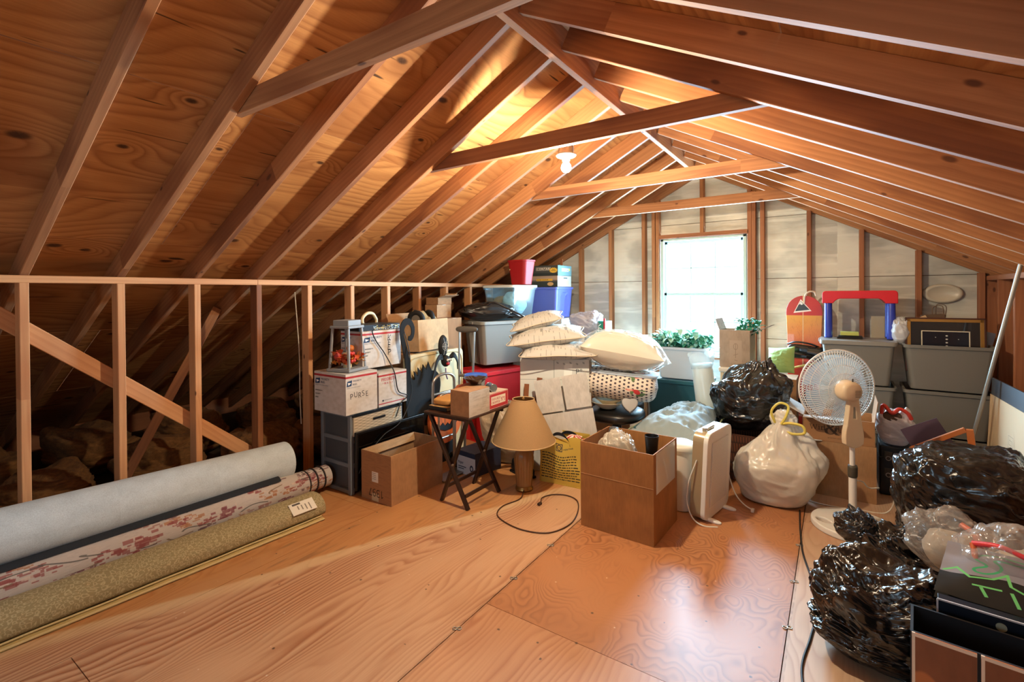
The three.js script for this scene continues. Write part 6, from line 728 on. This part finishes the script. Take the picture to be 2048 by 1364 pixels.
const filmClear = phys(0xf4f2f0, 0.12, { transmission: 0.82, thickness: 0, ior: 1.45, side: THREE.DoubleSide }), redTie = mat(0xd83a44, 0.4);
{
  const t = thing('clear_bag', 'clear plastic bag with a pale red tie between the black bags', 'bag', [0.43, 0.20, -2.93]); part(t, 'body', bagGeo(0.16, 0.25, 0.12, 1301, { fold: 0.24, fine: 0.06, nu: 110, nv: 80 }), filmClear); part(t, 'drawstring', tube([[0.02, 0.24, 0.06], [0.06, 0.22, 0.10], [0.07, 0.14, 0.125], [0.06, 0.05, 0.13]], 0.014, 30, 6), phys(0xe08a78, 0.4, { transmission: 0.2, thickness: 0 })); part(t, 'contents', put(bagGeo(0.10, 0.17, 0.08, 1302, { nu: 40, nv: 30 }), 0, 0.005, 0), mat(0xb9b2a4, 0.8));
  const u = thing('clear_bag', 'clear plastic bag with bright red drawstrings at the right edge', 'bag', [0.60, 0.23, -2.58]); part(u, 'body', bagGeo(0.20, 0.34, 0.17, 1311, { fold: 0.2, fine: 0.05, nu: 130, nv: 90 }), filmClear); part(u, 'drawstring', tube([[-0.17, 0.27, 0.05], [-0.10, 0.295, 0.10], [0.02, 0.27, 0.15], [0.14, 0.26, 0.12]], 0.010, 40, 6), redTie); part(u, 'drawstring', tube([[-0.17, 0.27, 0.05], [-0.16, 0.19, 0.11], [-0.10, 0.10, 0.165], [-0.03, 0.05, 0.18], [0.02, 0.08, 0.185]], 0.010, 40, 6), mat(0xc8643c, 0.4)); part(u, 'bow', put(bagGeo(0.035, 0.06, 0.02, 1312, { fold: 0.3, nu: 36, nv: 24 }), -0.0, 0.06, 0.185), mat(0xd81c2a, 0.35)); part(u, 'contents', put(bagGeo(0.13, 0.25, 0.11, 1313, { nu: 50, nv: 40 }), 0.01, 0.005, -0.01), mat(0xc0b6a4, 0.8));
  carton('carton', 'brown carton under the clear bag with red drawstrings', 0.34, 0.228, 0.34, [0.63, 0, -2.62], 0, kraft); carton('carton', 'small brown carton under the clear bag between the black bags', 0.24, 0.196, 0.22, [0.66, 0, -3.02], 0, kraft);
}
{
  const t = thing('photo_box', 'box printed with brown wood panels outlined in white, bottom right corner', 'box', [0.455, 0, -2.12], rad(-6)), W = 0.50, H = 0.35, D = 0.18; part(t, 'body', openBoxGeo(W, H, D, 0.008), mat(0x14161c, 0.6));
  const grain = pixelTexture(128, 256, (u, v) => { const n = fbm(u * 3, v * 3, 1321, 4); const c = mix3([150, 92, 58], [112, 66, 40], n); return u < 0.05 || v > 0.965 ? [232, 218, 200] : mix3(c, [196, 120, 66], 0.8 * smooth(0.02, -0.02, v - 0.62 + 0.12 * u - 0.06 * Math.sin(u * 7))); });
  for (let i = 0; i < 3; i++) part(t, 'wood_panel', new THREE.BoxGeometry(0.156, 0.346, 0.008).translate(-0.168 + i * 0.165, 0.177, D / 2 + 0.003), mat(0xffffff, 0.5, { map: grain }), 'brown wood panel print with a white outline');
  const n = thing('navy_box', 'navy flat box with a white edge behind the wood printed box', 'box', [0.555, 0, -2.265], rad(-6)); part(n, 'body', box(0.52, 0.375, 0.05, 0, 0.188, 0, 0.002), mat(0x141d2c, 0.35)); part(n, 'edge', [box(0.524, 0.005, 0.006, 0, 0.377, 0.024, 0), box(0.005, 0.375, 0.006, -0.261, 0.188, 0.024, 0)], mat(0xc8ccd2, 0.4)); part(n, 'sticker', put(cyl(0.014, 0.014, 0.003, 0, 0, 0, 20), -0.10, 0.345, 0.026, Math.PI / 2), mat(0x9fae9c, 0.4));
  const art = drawn(512, 512, (g, w, h) => { g.fillStyle = '#8d8f9c'; g.fillRect(0, 0, w, h); g.fillStyle = '#0f1212'; g.beginPath(); g.moveTo(0, 300); g.bezierCurveTo(120, 330, 200, 250, 300, 280); g.lineTo(512, 270); g.lineTo(512, 512); g.lineTo(0, 512); g.fill(); g.fillStyle = '#1b1d20'; g.beginPath(); g.ellipse(420, 300, 120, 90, -0.3, 0, 7); g.fill(); g.lineWidth = 13; g.strokeStyle = '#3fae78'; g.beginPath(); g.moveTo(330, 60); g.bezierCurveTo(160, 20, 80, 120, 150, 160); g.bezierCurveTo(210, 200, 90, 220, 130, 260); g.bezierCurveTo(180, 280, 260, 180, 200, 130); g.bezierCurveTo(180, 90, 300, 90, 380, 110); g.stroke(); g.strokeStyle = '#6fd07c'; g.beginPath(); g.moveTo(10, 290); g.lineTo(60, 250); g.lineTo(110, 320); g.lineTo(190, 290); g.lineTo(240, 230); g.lineTo(250, 320); g.lineTo(300, 360); g.moveTo(120, 380); g.lineTo(220, 370); g.moveTo(150, 385); g.lineTo(170, 450); g.moveTo(250, 370); g.lineTo(270, 470); g.moveTo(330, 400); g.lineTo(350, 490); g.moveTo(380, 400); g.lineTo(400, 490); g.moveTo(440, 420); g.lineTo(450, 500); g.stroke(); });
  const b = thing('graphic_bag', 'grey and black fabric bag with a neon green line drawing', 'bag', [0.50, 0.365, -2.315], rad(-8)); b.rotation.order = 'YXZ'; b.rotation.x = -1.12; part(b, 'front', grid((u, v) => [(u - 0.5) * lerp(0.42, 0.34, v), v * 0.25, 0.02 * Math.sin(u * 3.14) * Math.sin(v * 3.1) + 0.008 * n3(u * 6, v * 6, 1, 1331)], 24, 20), mat(0xffffff, 0.7, { map: art, side: THREE.DoubleSide })); part(b, 'back', grid((u, v) => [(0.5 - u) * lerp(0.42, 0.34, v), v * 0.25, -0.03], 6, 6), blackMat);
}
solo('tape_strip', 'torn strip of white paper stuck on the crumpled black bag', 'paper', grid((u, v) => [(u - 0.5) * 0.10, 0.008 * Math.sin(u * 5), (v - 0.5) * 0.035], 8, 2), mat(0xd2cdc2, 0.6, { side: THREE.DoubleSide }), [0.34, 0.283, -3.02], rad(-20));
solo('extension_cord', 'black extension cord running along the floor beside the bags', 'cord', tube([[-0.215, 0.005, -3.76], [-0.195, 0.005, -3.45], [-0.165, 0.005, -3.15], [-0.10, 0.005, -2.82], [-0.082, 0.005, -2.63], [-0.10, 0.005, -2.39], [-0.12, 0.005, -2.20], [-0.108, 0.005, -2.06], [-0.09, 0.005, -1.9], [-0.1, 0.005, -1.6]], 0.0048, 120, 6), cordBlack);
scene.traverse((o) => { if (o.isMesh) { o.castShadow = true; o.receiveShadow = true; } });
renderer.render(scene, camera);
